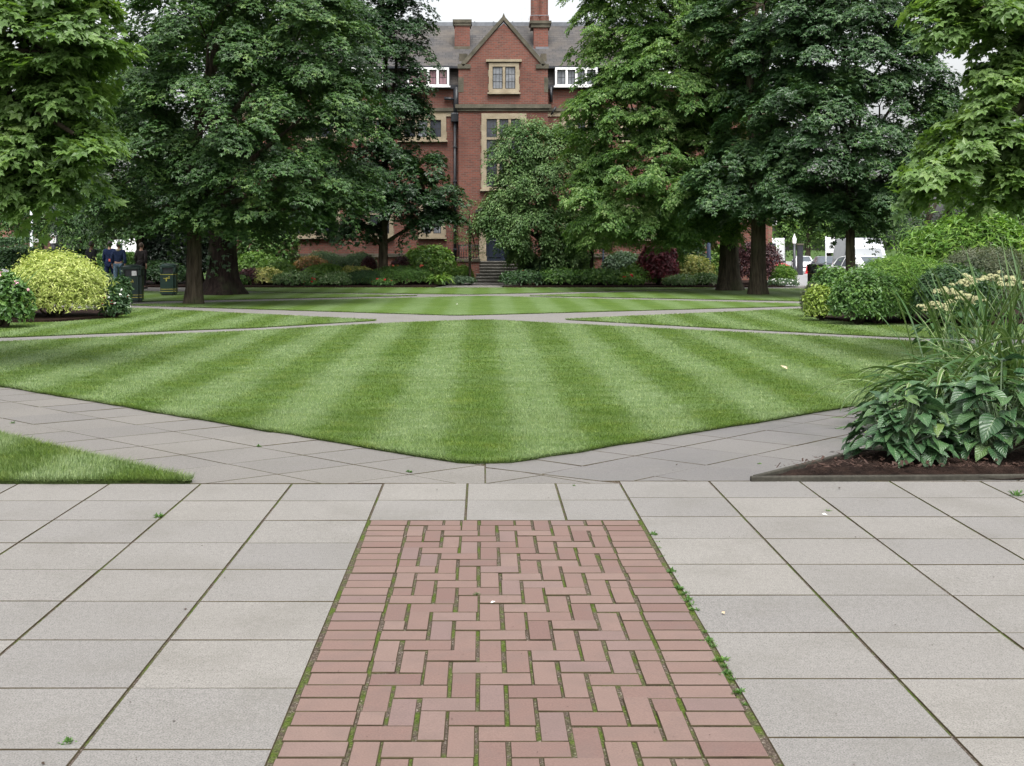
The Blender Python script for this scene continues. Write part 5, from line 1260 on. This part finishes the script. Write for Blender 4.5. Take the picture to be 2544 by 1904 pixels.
# litter bins
M['bin'] = mottled("bin_green", (.005, .021, .016), (.010, .032, .025), 6, .35, .5, .05)
M['bin_black'] = mottled("bin_black", (.008, .009, .010), (.016, .018, .02), 6, .35, .5, .05)
M['bin_gold'] = flat("bin_gold", (.42, .36, .06), .5)
def litter_bin(label, px, py, w_px, h_px, Y, mat, rz=0.0, band=(.10, .17), sticker=True, round_=False, gz=0.03):
    s = sc(Y); w = w_px * s; h = h_px * s
    root = thing("litter_bin", label, "bin", (wx(px, Y), Y, gz), rz)
    hw = w / 2
    bm = bmesh.new()
    t = bmesh.new(); box(t, -hw * .93, hw * .93, -hw * .93, hw * .93, .03, h * .69); bmesh.ops.bevel(t, geom=[e for e in t.edges if abs(e.verts[0].co.z - e.verts[1].co.z) > .2], offset=hw * .28, segments=4, affect='EDGES'); merge(bm, t)
    obj("body", bm, M[mat], root)
    bm = bmesh.new()
    t = bmesh.new(); box(t, -hw * .80, hw * .80, -hw * .80, hw * .80, -.02, .035); bmesh.ops.bevel(t, geom=[e for e in t.edges if abs(e.verts[0].co.z - e.verts[1].co.z) > .02], offset=hw * .2, segments=3, affect='EDGES'); merge(bm, t); obj("foot", bm, M['bin_black'], root)
    # hood: four corner posts and the dark opening between them
    bm = bmesh.new(); 
    t = bmesh.new(); box(t, -hw * .78, hw * .78, -hw * .78, hw * .78, h * .691, h * .87); merge(bm, t); obj("opening", bm, M['black_paint'], root)
    bm = bmesh.new()
    for a in (-1, 1):
        for b in (-1, 1): bbox(bm, min(a * hw * .93, a * hw * .6), max(a * hw * .93, a * hw * .6), min(b * hw * .93, b * hw * .6), max(b * hw * .93, b * hw * .6), h * .692, h * .871, .02)
    obj("hood_post", bm, M[mat], root)
    bm = bmesh.new(); t = bmesh.new(); box(t, -hw, hw, -hw, hw, h * .872, h * .94)
    bmesh.ops.bevel(t, geom=[e for e in t.edges if abs(e.verts[0].co.z - e.verts[1].co.z) > .02], offset=hw * .28, segments=4, affect='EDGES'); merge(bm, t)
    t = bmesh.new(); bmesh.ops.create_uvsphere(t, u_segments=20, v_segments=8, radius=1); bmesh.ops.transform(t, matrix=Matrix.Translation((0, 0, h * .935)) @ Matrix.Diagonal((hw * .96, hw * .96, h * .065, 1)), verts=t.verts); merge(bm, t)
    obj("lid", bm, M[mat], root)
    for z in band:
        bm = bmesh.new(); t = bmesh.new(); q = hw * .938; box(t, -q, q, -q, q, h * z, h * z + .014); bmesh.ops.bevel(t, geom=[e for e in t.edges if abs(e.verts[0].co.z - e.verts[1].co.z) > .005], offset=hw * .28, segments=4, affect='EDGES'); merge(bm, t); obj("band", bm, M['bin_gold'], root)
    # little gold figure dropping litter
    bm = bmesh.new(); y = -hw * .945
    for x0, x1, z0, z1 in ((-.04, .05, .52, .545), (-.045, -.02, .43, .53), (-.10, -.04, .515, .53), (.02, .04, .56, .59)): box(bm, x0 * 1.3, x1 * 1.3, y - .004, y + .02, h * z0, h * z1)
    obj("emblem", bm, M['bin_gold'], root)
    if sticker:
        bm = bmesh.new(); bbox(bm, hw * .05, hw * .5, -hw * .96 - .004, -hw * .78, h * .70, h * .83, .004); obj("sticker", bm, M['white_paint'], root)
    return root
litter_bin("dark green litter bin with gold bands and a white sticker, nearest the golden dome", 287, 655, 45, 79, 33.2, 'bin', .12)
litter_bin("dark green litter bin further back, next to the maple trunk", 365, 640, 36, 67, 37.6, 'bin', .1, band=(.10, .17, .64), sticker=False)
litter_bin("black litter bin with a white sticker by the road at the right", 1763, 622, 34, 60, 41.5, 'bin_black', 0, band=(.6,), gz=.0)

# ================================================================ VEHICLES
M['paint_white'] = flat("car_paint_white", (.78, .79, .8), .25, .5, **{"Coat Weight": .5}); M['paint_silver'] = flat("car_paint_silver", (.42, .45, .5), .3, .6, .3, **{"Coat Weight": .5})
M['paint_pale'] = flat('car_paint_pale', (.52, .54, .57), .25, .5, .1, **{'Coat Weight': .5}); M['paint_dark'] = flat("car_paint_dark", (.02, .024, .032), .2, .6, **{"Coat Weight": .5}); M['paint_red'] = flat("car_paint_red", (.5, .03, .03), .25, .5, **{"Coat Weight": .5})
M['tyre'] = flat("tyre", (.02, .02, .02), .8, .2); M['rim'] = flat("rim", (.45, .46, .48), .35, .5, .8); M['car_glass'] = flat("car_glass", (.075, .09, .105), .07, .5, .06); M['lampglass'] = flat("headlamp", (.75, .77, .8), .1, .6); M['plate'] = flat("plate", (.75, .75, .72), .5); M['tail'] = flat("tail_lamp", (.55, .02, .02), .2)
def vehicle(name, label, cat, X, Y, rz, paint, st, gz=None, wheels=(.8, 3.4), wr=.33, gw=(2, 5), front=0, sw=9):
    """st: stations (y, half width, z bottom, z belt, z top, half width at top); y=0 faces the viewer when rz=0"""
    gz = dip(Y) - .03 if gz is None else gz
    root = thing(name, label, cat, (X, Y, gz), rz)
    bm = bmesh.new(); rings = []
    for y, w, zb, zm, zt, tw in st:
        rings.append([bm.verts.new(p) for p in ((-w * .96, y, zb), (-w, y, zb + (zm - zb) * .45), (-w * .985, y, zm), (-tw, y, zt - .03), (-tw * .85, y, zt), (tw * .85, y, zt), (tw, y, zt - .03), (w * .985, y, zm), (w, y, zb + (zm - zb) * .45), (w * .96, y, zb))])
    for a, b in zip(rings, rings[1:]):
        for k in range(10): f = bm.faces.new((a[k], a[(k + 1) % 10], b[(k + 1) % 10], b[k])); f.smooth = k in (0, 1, 3, 4, 5, 7, 8)
    bm.faces.new(rings[0][::-1]); bm.faces.new(rings[-1]); bmesh.ops.recalc_face_normals(bm, faces=bm.faces)
    bm.verts.ensure_lookup_table(); body = obj("body", bm, M[paint], root)
    def panel(pname, q, mat, m=.06, off=.012, parent=root):
        q = [Vector(p) for p in q]; c = sum(q, Vector()) / 4; n = (q[1] - q[0]).cross(q[3] - q[0]).normalized()
        q = [p.lerp(c, m) for p in q]
        if n.dot(c - Vector((0, (st[0][0] + st[-1][0]) / 2, .8))) < 0: n = -n
        b = bmesh.new(); A = [b.verts.new(p + n * off) for p in q]; B = [b.verts.new(p - n * .01) for p in q]
        b.faces.new(A); b.faces.new(B[::-1])
        for i in range(4): b.faces.new((A[i], B[i], B[(i + 1) % 4], A[(i + 1) % 4]))
        bmesh.ops.recalc_face_normals(b, faces=b.faces); return obj(pname, b, M[mat], parent)
    def P(i, k): 
        y, w, zb, zm, zt, tw = st[i]
        return ((-w * .985, y, zm), (-tw, y, zt - .03), (-tw * .85, y, zt), (tw * .85, y, zt), (tw, y, zt - .03), (w * .985, y, zm))[k]
    i0, i1 = gw
    panel("windscreen", [P(i0, 2), P(i0, 3), P(i0 + 1, 3), P(i0 + 1, 2)], 'car_glass', .05)
    panel("rear_window", [P(i1 - 1, 2), P(i1 - 1, 3), P(i1, 3), P(i1, 2)], 'car_glass', .08)
    for i in range(i0 + 1, min(i1 - 1, i0 + 1 + sw)):
        panel("side_window", [P(i, 0), P(i, 1), P(i + 1, 1), P(i + 1, 0)], 'car_glass', .1)
        panel("side_window", [P(i, 5), P(i, 4), P(i + 1, 4), P(i + 1, 5)], 'car_glass', .1)
    W = max(s[1] for s in st)
    for y in wheels:
        for s in (-1, 1):
            b = bmesh.new(); t = bmesh.new(); lathe(t, [(wr * .6, -.1), (wr * .95, -.1), (wr, -.06), (wr, .06), (wr * .95, .1), (wr * .6, .1)], 22); merge(b, t, Matrix.Translation((s * (W - .09), y, wr)) @ Matrix.Rotation(math.pi / 2, 4, 'Y'))
            w_ = obj("wheel", b, M['tyre'], root)
            b = bmesh.new(); t = bmesh.new(); lathe(t, [(wr * .62, -.085), (wr * .62, .085), (.05, .105)], 10); merge(b, t, Matrix.Translation((s * (W - .085), y, wr)) @ Matrix.Rotation(s * math.pi / 2, 4, 'Y')); obj("rim", b, M['rim'], w_)
    yf, zmid = st[0][0], st[0][3]
    for s in (-1, 1):
        b = bmesh.new(); bbox(b, min(s * W * .55, s * W * .9), max(s * W * .55, s * W * .9), yf - .03, yf + .25, zmid - .17, zmid - .01, .04); obj("headlight", b, M['lampglass' if front == 0 else 'tail'], root)
        b = bmesh.new(); yy = st[i0][0] + .25; bbox(b, min(s * (W - .02), s * (W + .2)), max(s * (W - .02), s * (W + .2)), yy, yy + .1, st[i0][3] + .02, st[i0][3] + .2, .04); obj("mirror", b, M['black_paint'], root)
    b = bmesh.new(); bbox(b, -.26, .26, yf - .035, yf + .01, zmid - .42, zmid - .31, .006); obj("number_plate", b, M['plate'], root)
    b = bmesh.new(); bbox(b, -W * .5, W * .5, yf - .02, yf + .05, zmid - .27, zmid - .1, .02); obj("grille", b, M['black_paint'], root)
    b = bmesh.new(); bbox(b, -W * .93, W * .93, yf - .05, yf + .1, st[0][2] - .02, st[0][2] + .22, .04); obj("bumper", b, M['black_paint' if cat != 'car' else paint], root)
    return root
CAR = [(0, .74, .22, .66, .70, .66), (.18, .86, .2, .74, .78, .72), (1.15, .89, .2, .92, .97, .74), (1.95, .89, .2, .95, 1.42, .60), (2.9, .89, .2, .97, 1.47, .60), (3.6, .88, .2, .98, 1.40, .58), (4.15, .84, .25, .95, 1.0, .68), (4.3, .76, .3, .8, .84, .66)]
VAN = [(0, .86, .28, .95, 1.0, .80), (.15, .96, .25, 1.08, 1.14, .88), (.80, .99, .25, 1.26, 1.32, .92), (1.35, .99, .25, 1.36, 2.02, .86), (1.62, .99, .25, 1.36, 2.48, .80), (2.3, .99, .25, 1.36, 2.54, .82), (3.4, .99, .25, 1.42, 2.53, .82), (5.3, .99, .25, 1.42, 2.52, .82), (5.7, .97, .3, 1.42, 2.46, .80), (5.72, .96, .32, 1.38, 2.4, .79)]
MINIVAN = [(0, .80, .25, .78, .82, .72), (.2, .92, .22, .88, .94, .8), (.9, .95, .22, 1.05, 1.1, .82), (1.75, .95, .22, 1.1, 1.9, .74), (2.8, .95, .22, 1.1, 1.96, .76), (3.9, .95, .22, 1.1, 1.95, .76), (4.75, .93, .26, 1.1, 1.88, .74), (4.9, .91, .3, 1.05, 1.4, .78)]
COACH = [(0, 1.1, .35, 1.25, 3.1, 1.08), (.1, 1.2, .3, 1.25, 3.2, 1.15), (.25, 1.22, .3, 1.25, 3.25, 1.17), (3.5, 1.22, .3, 1.25, 3.25, 1.17), (6.5, 1.22, .3, 1.25, 3.25, 1.17), (8.6, 1.22, .3, 1.25, 3.25, 1.17), (8.8, 1.2, .35, 1.25, 3.2, 1.15)]
v = vehicle("parked_van", "silver-white high-roofed van facing the lawns, half behind the round maple's trunk", "van", wx(1885, 61), 61.0, R(-6), 'paint_pale', VAN, wheels=(1.0, 4.6), wr=.36, gw=(2, 8), sw=2)
vehicle("parked_car", "dark hatchback parked left of the silver van, behind the black bin", "car", wx(1795, 82), 82, R(-8), 'paint_dark', CAR, gw=(2, 6))
vehicle("parked_car", "white hatchback further down the road, left of the dark one", "car", wx(1742, 103), 103, R(-8), 'paint_white', CAR, gw=(2, 6))
vehicle("parked_car", "white car mostly hidden by the big green bush, right of the silver van", "car", wx(1925, 50), 49.5, R(12), 'paint_white', CAR, gw=(2, 6), gz=-.35)
vehicle("coach", "white coach end seen between the right trunks, far down the road", "coach", wx(1672, 126), 126, R(0), 'paint_white', COACH, wheels=(2.2, 6.8), wr=.5, gw=(1, 5))
vehicle("parked_car", "red car glimpsed low behind the purple bush at the right", "car", wx(1688, 92), 92, R(14), 'paint_red', CAR, gw=(2, 6))
vehicle("parked_van", "white high-roofed van behind the walkers at the left, partly behind the leaning trunk", "van", wx(180, 57), 57, R(-58), 'paint_white', [(y if y < 2.4 else 2.3 + (y - 2.3) * .35, *q) for y, *q in VAN], wheels=(1.0, 2.7), wr=.34, gw=(2, 8), gz=-.68, sw=1)
vehicle("parked_car", "white car cut off by the left frame edge, above the hedge", "car", wx(-16, 50), 49, R(-20), 'paint_white', CAR, gw=(2, 6), gz=-.25)
vehicle("parked_car", "silver-grey car roof showing above the left hedge", "car", wx(72, 55), 54, R(70), 'paint_silver', CAR, gw=(2, 6), gz=-.3)

# ================================================================ PEOPLE
M['skin'] = flat("skin", (.55, .33, .24), .55, .3); M['skin_dark'] = flat("skin_dark", (.16, .09, .06), .5, .3)
M['navy'] = mottled("navy_cloth", (.008, .016, .048), (.014, .026, .075), 14, .85, .2); M['denim'] = mottled("denim", (.10, .16, .22), (.15, .22, .30), 16, .85, .2); M['black_cloth'] = mottled("black_cloth", (.010, .010, .012), (.02, .02, .022), 14, .9, .2)
M['blue_cloth'] = mottled("blue_jacket", (.016, .028, .075), (.03, .045, .11), 14, .8, .2); M['hair_dark'] = mottled("dark_hair", (.012, .009, .007), (.03, .022, .018), 40, .5, .4); M['hair_brown'] = mottled("brown_hair", (.05, .033, .022), (.10, .07, .05), 40, .5, .4)
M['shoe'] = flat("shoe", (.03, .025, .022), .6); M['orange'] = flat("orange_pouch", (.6, .10, .05), .6); M['beige'] = mottled("beige_scarf", (.45, .38, .26), (.55, .47, .33), 20, .8, .2); M['brown_cloth'] = mottled("dark_brown_coat", (.02, .017, .017), (.04, .034, .033), 14, .9, .2)
def skin_mesh(V, E, Rr, root=0, sub=2):
    me = bpy.data.meshes.new("t"); me.from_pydata(V, E, []); o = bpy.data.objects.new("t", me); C.objects.link(o)
    md = o.modifiers.new("s", 'SKIN'); md.use_smooth_shade = True
    for i, r in enumerate(Rr): me.skin_vertices[0].data[i].radius = (r, r) if not isinstance(r, tuple) else r; me.skin_vertices[0].data[i].use_root = (i == root)
    sb = o.modifiers.new("b", 'SUBSURF'); sb.levels = sb.render_levels = sub
    dg = bpy.context.evaluated_depsgraph_get(); dg.update()
    out = bpy.data.meshes.new_from_object(o.evaluated_get(dg)); bpy.data.objects.remove(o); bpy.data.meshes.remove(me)
    return out
def person(label, px, Y, h, rz, top, legs, hair, skin='skin', stride=.18, arms=((.1, -.1), (-.08, -.12)), shorts=False, extra=None, gz=None, coat_len=.0, lean=0):
    gz = .006 if gz is None else gz; k = h / 1.72
    root = thing("person", label, "person", (wx(px, Y), Y, gz), rz)
    S3 = lambda L: [tuple(c * k for c in v) for v in L]
    fy = [stride, -stride]          # facing -y when rz = 0
    V = [(0, 0, .96), (0, -.01, 1.14), (0, -.015, 1.32), (0, 0, 1.46), (0, -.015, 1.56)]
    Rr = [(.145, .10), (.125, .095), (.15, .10), (.055, .055), (.052, .055)]
    E = [(0, 1), (1, 2), (2, 3), (3, 4)]
    JV, JE, JR = list(V[:3]) + [(0, 0, 1.44)], [(0, 1), (1, 2), (2, 3)], [(.165, .125), (.16, .125), (.175, .125), (.075, .07)]
    TV, TE, TR = [(0, 0, .98)], [], [(.15, .11)]
    joints = []
    for i, s in enumerate((-1, 1)):
        a_ = arms[i]; sh = (s * .185, 0, 1.40); el = (s * .235, a_[0] * .5 + .03, 1.12); wr = (s * .235, a_[0] - .05, .885 - a_[1] * .3); pm = (s * .232, a_[0] - .07, .81 - a_[1] * .3)
        b = len(V); V += [sh, el, wr, pm]; Rr += [.062, .045, .028, (.032, .018)]; E += [(2, b), (b, b + 1), (b + 1, b + 2), (b + 2, b + 3)]
        b = len(JV); JV += [sh, el, (wr[0], wr[1], wr[2] + .03)]; JR += [.085, .068, .052]; JE += [(2, b), (b, b + 1), (b + 1, b + 2)]
        hp = (s * .09, 0, .90); kn = (s * .10, -fy[i] * .55 - .03, .50); an = (s * .10, -fy[i] + .06, .09 + (.05 if fy[i] < 0 else 0)); to = (s * .11, -fy[i] - .12, .035)
        b = len(V); V += [hp, kn, an, to]; Rr += [.088, .058, .038, (.04, .028)]; E += [(0, b), (b, b + 1), (b + 1, b + 2), (b + 2, b + 3)]
        b = len(TV); kz = kn if not shorts else (kn[0], kn[1], kn[2] + .02); TV += [hp, kz] + ([] if shorts else [an]); TR += [.105, .078 if not shorts else .085] + ([] if shorts else [.060]); TE += [(0, b), (b, b + 1)] + ([] if shorts else [(b + 1, b + 2)])
        joints.append((pm, an, to, s))
    me = skin_mesh(S3(V), E, [tuple(x * k for x in r) if isinstance(r, tuple) else r * k for r in Rr])
    bm = bmesh.new(); bm.from_mesh(me); bpy.data.meshes.remove(me)
    # head with nose, ears, eyes, mouth
    t = bmesh.new(); bmesh.ops.create_uvsphere(t, u_segments=20, v_segments=14, radius=1)
    for v_ in t.verts:
        x, y, z = v_.co; j = 1 - .22 * max(0, -z) ** 1.3
        v_.co = (x * .076 * j, y * .097 * (1 - .1 * max(0, -z)) - .012, z * .118)
        if y < -.9 and abs(x) < .25 and -.3 < z < .2: v_.co.y -= .016
    merge(bm, t, Matrix.Translation((0, -.012 * k, 1.625 * k)) @ Matrix.Scale(k, 4))
    for s in (-1, 1):
        t = bmesh.new(); bmesh.ops.create_uvsphere(t, u_segments=8, v_segments=6, radius=1); merge(bm, t, Matrix.Translation((s * .077 * k, 0, 1.62 * k)) @ Matrix.Diagonal((.012, .022, .034, 1)))
    for pm, an, to, s in joints:          # fingers and thumb
        for f in range(5):
            y0 = pm[1] + (f - 1.5) * .017 if f < 4 else pm[1] - .034
            L = (.062, .072, .068, .052, .05)[f]; z0 = pm[2] - .015 if f < 4 else pm[2] + .035
            q = [(pm[0], y0, z0), (pm[0] - s * .006, y0 - (.014 if f == 4 else 0), z0 - L * .5), (pm[0] - s * .022, y0 - (.016 if f == 4 else .004), z0 - L)]
            tube(bm, S3(q), [.0085 * k, .008 * k, .006 * k], 6)
    obj("body", bm, M[skin], root, True)
    for s in (-1, 1):
        b = bmesh.new(); bmesh.ops.create_uvsphere(b, u_segments=8, v_segments=6, radius=.010 * k); bmesh.ops.translate(b, verts=b.verts, vec=(s * .03 * k, -.105 * k, 1.635 * k)); obj("eye", b, M['hair_dark'], root)
    b = bmesh.new(); bbox(b, -.022 * k, .022 * k, -.104 * k, -.09 * k, 1.566 * k, 1.574 * k, .003); obj("mouth", b, M['orange'], root)
    t = bmesh.new(); bmesh.ops.create_uvsphere(t, u_segments=20, v_segments=14, radius=1)
    rngp = random.Random(px)
    for v_ in t.verts:
        x, y, z = v_.co; f = 1 + rngp.uniform(-.04, .05)
        v_.co = (x * .087 * f, (y * .106 + (.012 if y > 0 else .022)) * f, z * .125 * f)
    bmesh.ops.delete(t, geom=[v_ for v_ in t.verts if v_.co.z < -.075 or (v_.co.y < -.045 and v_.co.z < .055)], context='VERTS')
    bm = bmesh.new(); merge(bm, t, Matrix.Translation((0, -.012 * k, 1.635 * k)) @ Matrix.Scale(k, 4)); h_ = obj("hair", bm, M[hair], root, True); h_.modifiers.new("t", 'SOLIDIFY').thickness = .012
    me = skin_mesh(S3(JV), JE, [tuple(x * k for x in r) if isinstance(r, tuple) else r * k for r in JR]); me.polygons.foreach_set("use_smooth", [True] * len(me.polygons)); link("jacket", me, M[top], root)
    if coat_len:
        bm = bmesh.new(); lathe(bm, [(.19 * k, (.98 - coat_len) * k), (.185 * k, .85 * k), (.17 * k, 1.0 * k), (.15 * k, 1.1 * k)], 18); bmesh.ops.scale(bm, vec=(1, .78, 1), verts=bm.verts); obj("coat_skirt", bm, M[top], root, True)
    me = skin_mesh(S3(TV), TE, [tuple(x * k for x in r) if isinstance(r, tuple) else r * k for r in TR]); me.polygons.foreach_set("use_smooth", [True] * len(me.polygons)); link("shorts" if shorts else "trousers", me, M[legs], root)
    for pm, an, to, s in joints:
        bm = bmesh.new(); t = bmesh.new(); bmesh.ops.create_uvsphere(t, u_segments=12, v_segments=8, radius=1); merge(bm, t, Matrix.Translation(Vector(((an[0] + to[0]) / 2, (an[1] + to[1]) / 2 - .005, .05 + (an[2] - .09) * .5)) * k) @ Matrix.Diagonal((.05 * k, .145 * k, .055 * k, 1))); obj("shoe", bm, M['shoe'], root, True)
    if extra: extra(root, k)
    return root
def pouch(root, k):
    bm = bmesh.new(); bbox(bm, -.17 * k, -.05 * k, .15 * k, .21 * k, 1.0 * k, 1.1 * k, .02); obj("pouch", bm, M['orange'], root)
def scarf(root, k):
    bm = bmesh.new(); t = bmesh.new(); bmesh.ops.create_uvsphere(t, u_segments=16, v_segments=8, radius=1); merge(bm, t, Matrix.Translation((0, .01 * k, 1.455 * k)) @ Matrix.Diagonal((.095 * k, .095 * k, .06 * k, 1))); obj("hood", bm, M['beige'], root, True)
def rucksack(root, k):
    bm = bmesh.new(); bbox(bm, -.13 * k, .13 * k, .11 * k, .26 * k, 1.02 * k, 1.42 * k, .05); obj("rucksack", bm, M['black_cloth'], root)
person("man in dark clothes seen from behind, leftmost of the walkers beside the hedge", 197, 40.5, 1.66, R(150), 'black_cloth', 'black_cloth', 'hair_dark', 'skin_dark', .12, coat_len=.18)
person("man in long navy jacket and shorts with a small red pouch, walking away", 237, 42.6, 1.68, R(170), 'navy', 'navy', 'hair_dark', 'skin', .2, shorts=True, extra=pouch, coat_len=.16)
person("person in dark blue jacket with beige hood and light blue jeans, walking away", 256, 42.0, 1.64, R(190), 'blue_cloth', 'denim', 'hair_dark', 'skin', .16, extra=scarf)
person("person in dark brown coat beside the leaning tree trunk", 305, 42.8, 1.62, R(165), 'brown_cloth', 'black_cloth', 'hair_brown', 'skin', .1, coat_len=.35)

# ================================================================ CAMERA, SKY, SUN
cam = bpy.data.cameras.new("camera"); co = bpy.data.objects.new("camera", cam); S.collection.objects.link(co); S.camera = co
co.location = (0, 0, H); co.rotation_euler = (math.pi / 2, 0, 0)
cam.sensor_width = 36; cam.lens = 36 * F / 2212; cam.shift_x = 64 / 2212; cam.shift_y = -300 / 2212; cam.clip_end = 2000; cam.clip_start = .05
W = bpy.data.worlds.new("World"); S.world = W; W.use_nodes = True
nt = W.node_tree; bg = nt.nodes["Background"]
sky = nt.nodes.new("ShaderNodeTexSky"); sky.sky_type = 'NISHITA'; sky.sun_disc = False
EL, AZ = R(62), R(172)
sky.sun_elevation = EL; sky.sun_rotation = AZ; sky.dust_density = 6; sky.air_density = 1.2; sky.ozone_density = 1
hs = nt.nodes.new("ShaderNodeHueSaturation"); hs.inputs["Saturation"].default_value = .16; hs.inputs["Value"].default_value = 1.2
nt.links.new(sky.outputs[0], hs.inputs["Color"])
# clear-sky colours, desaturated and brightened to stand for even cloud
nt.links.new(hs.outputs[0], bg.inputs[0]); bg.inputs[1].default_value = .15
sl = bpy.data.lights.new("sun", 'SUN'); sl.energy = 1.2; sl.angle = R(28); sl.color = (1, .97, .92)
so = bpy.data.objects.new("sun", sl); S.collection.objects.link(so)
# light comes from behind the camera to the right, high up
ax = Vector((math.sin(AZ) * math.cos(EL), math.cos(AZ) * math.cos(EL), math.sin(EL)))
so.rotation_euler = ax.to_track_quat('Z', 'Y').to_euler(); so.location = ax * 60
S.view_settings.view_transform = 'Standard'; S.view_settings.look = 'None'; S.view_settings.exposure = .92; S.view_settings.gamma = 1
cy = S.cycles
cy.max_bounces = 7; cy.diffuse_bounces = 4; cy.glossy_bounces = 2; cy.transmission_bounces = 4; cy.transparent_max_bounces = 4
cy.sample_clamp_indirect = 6
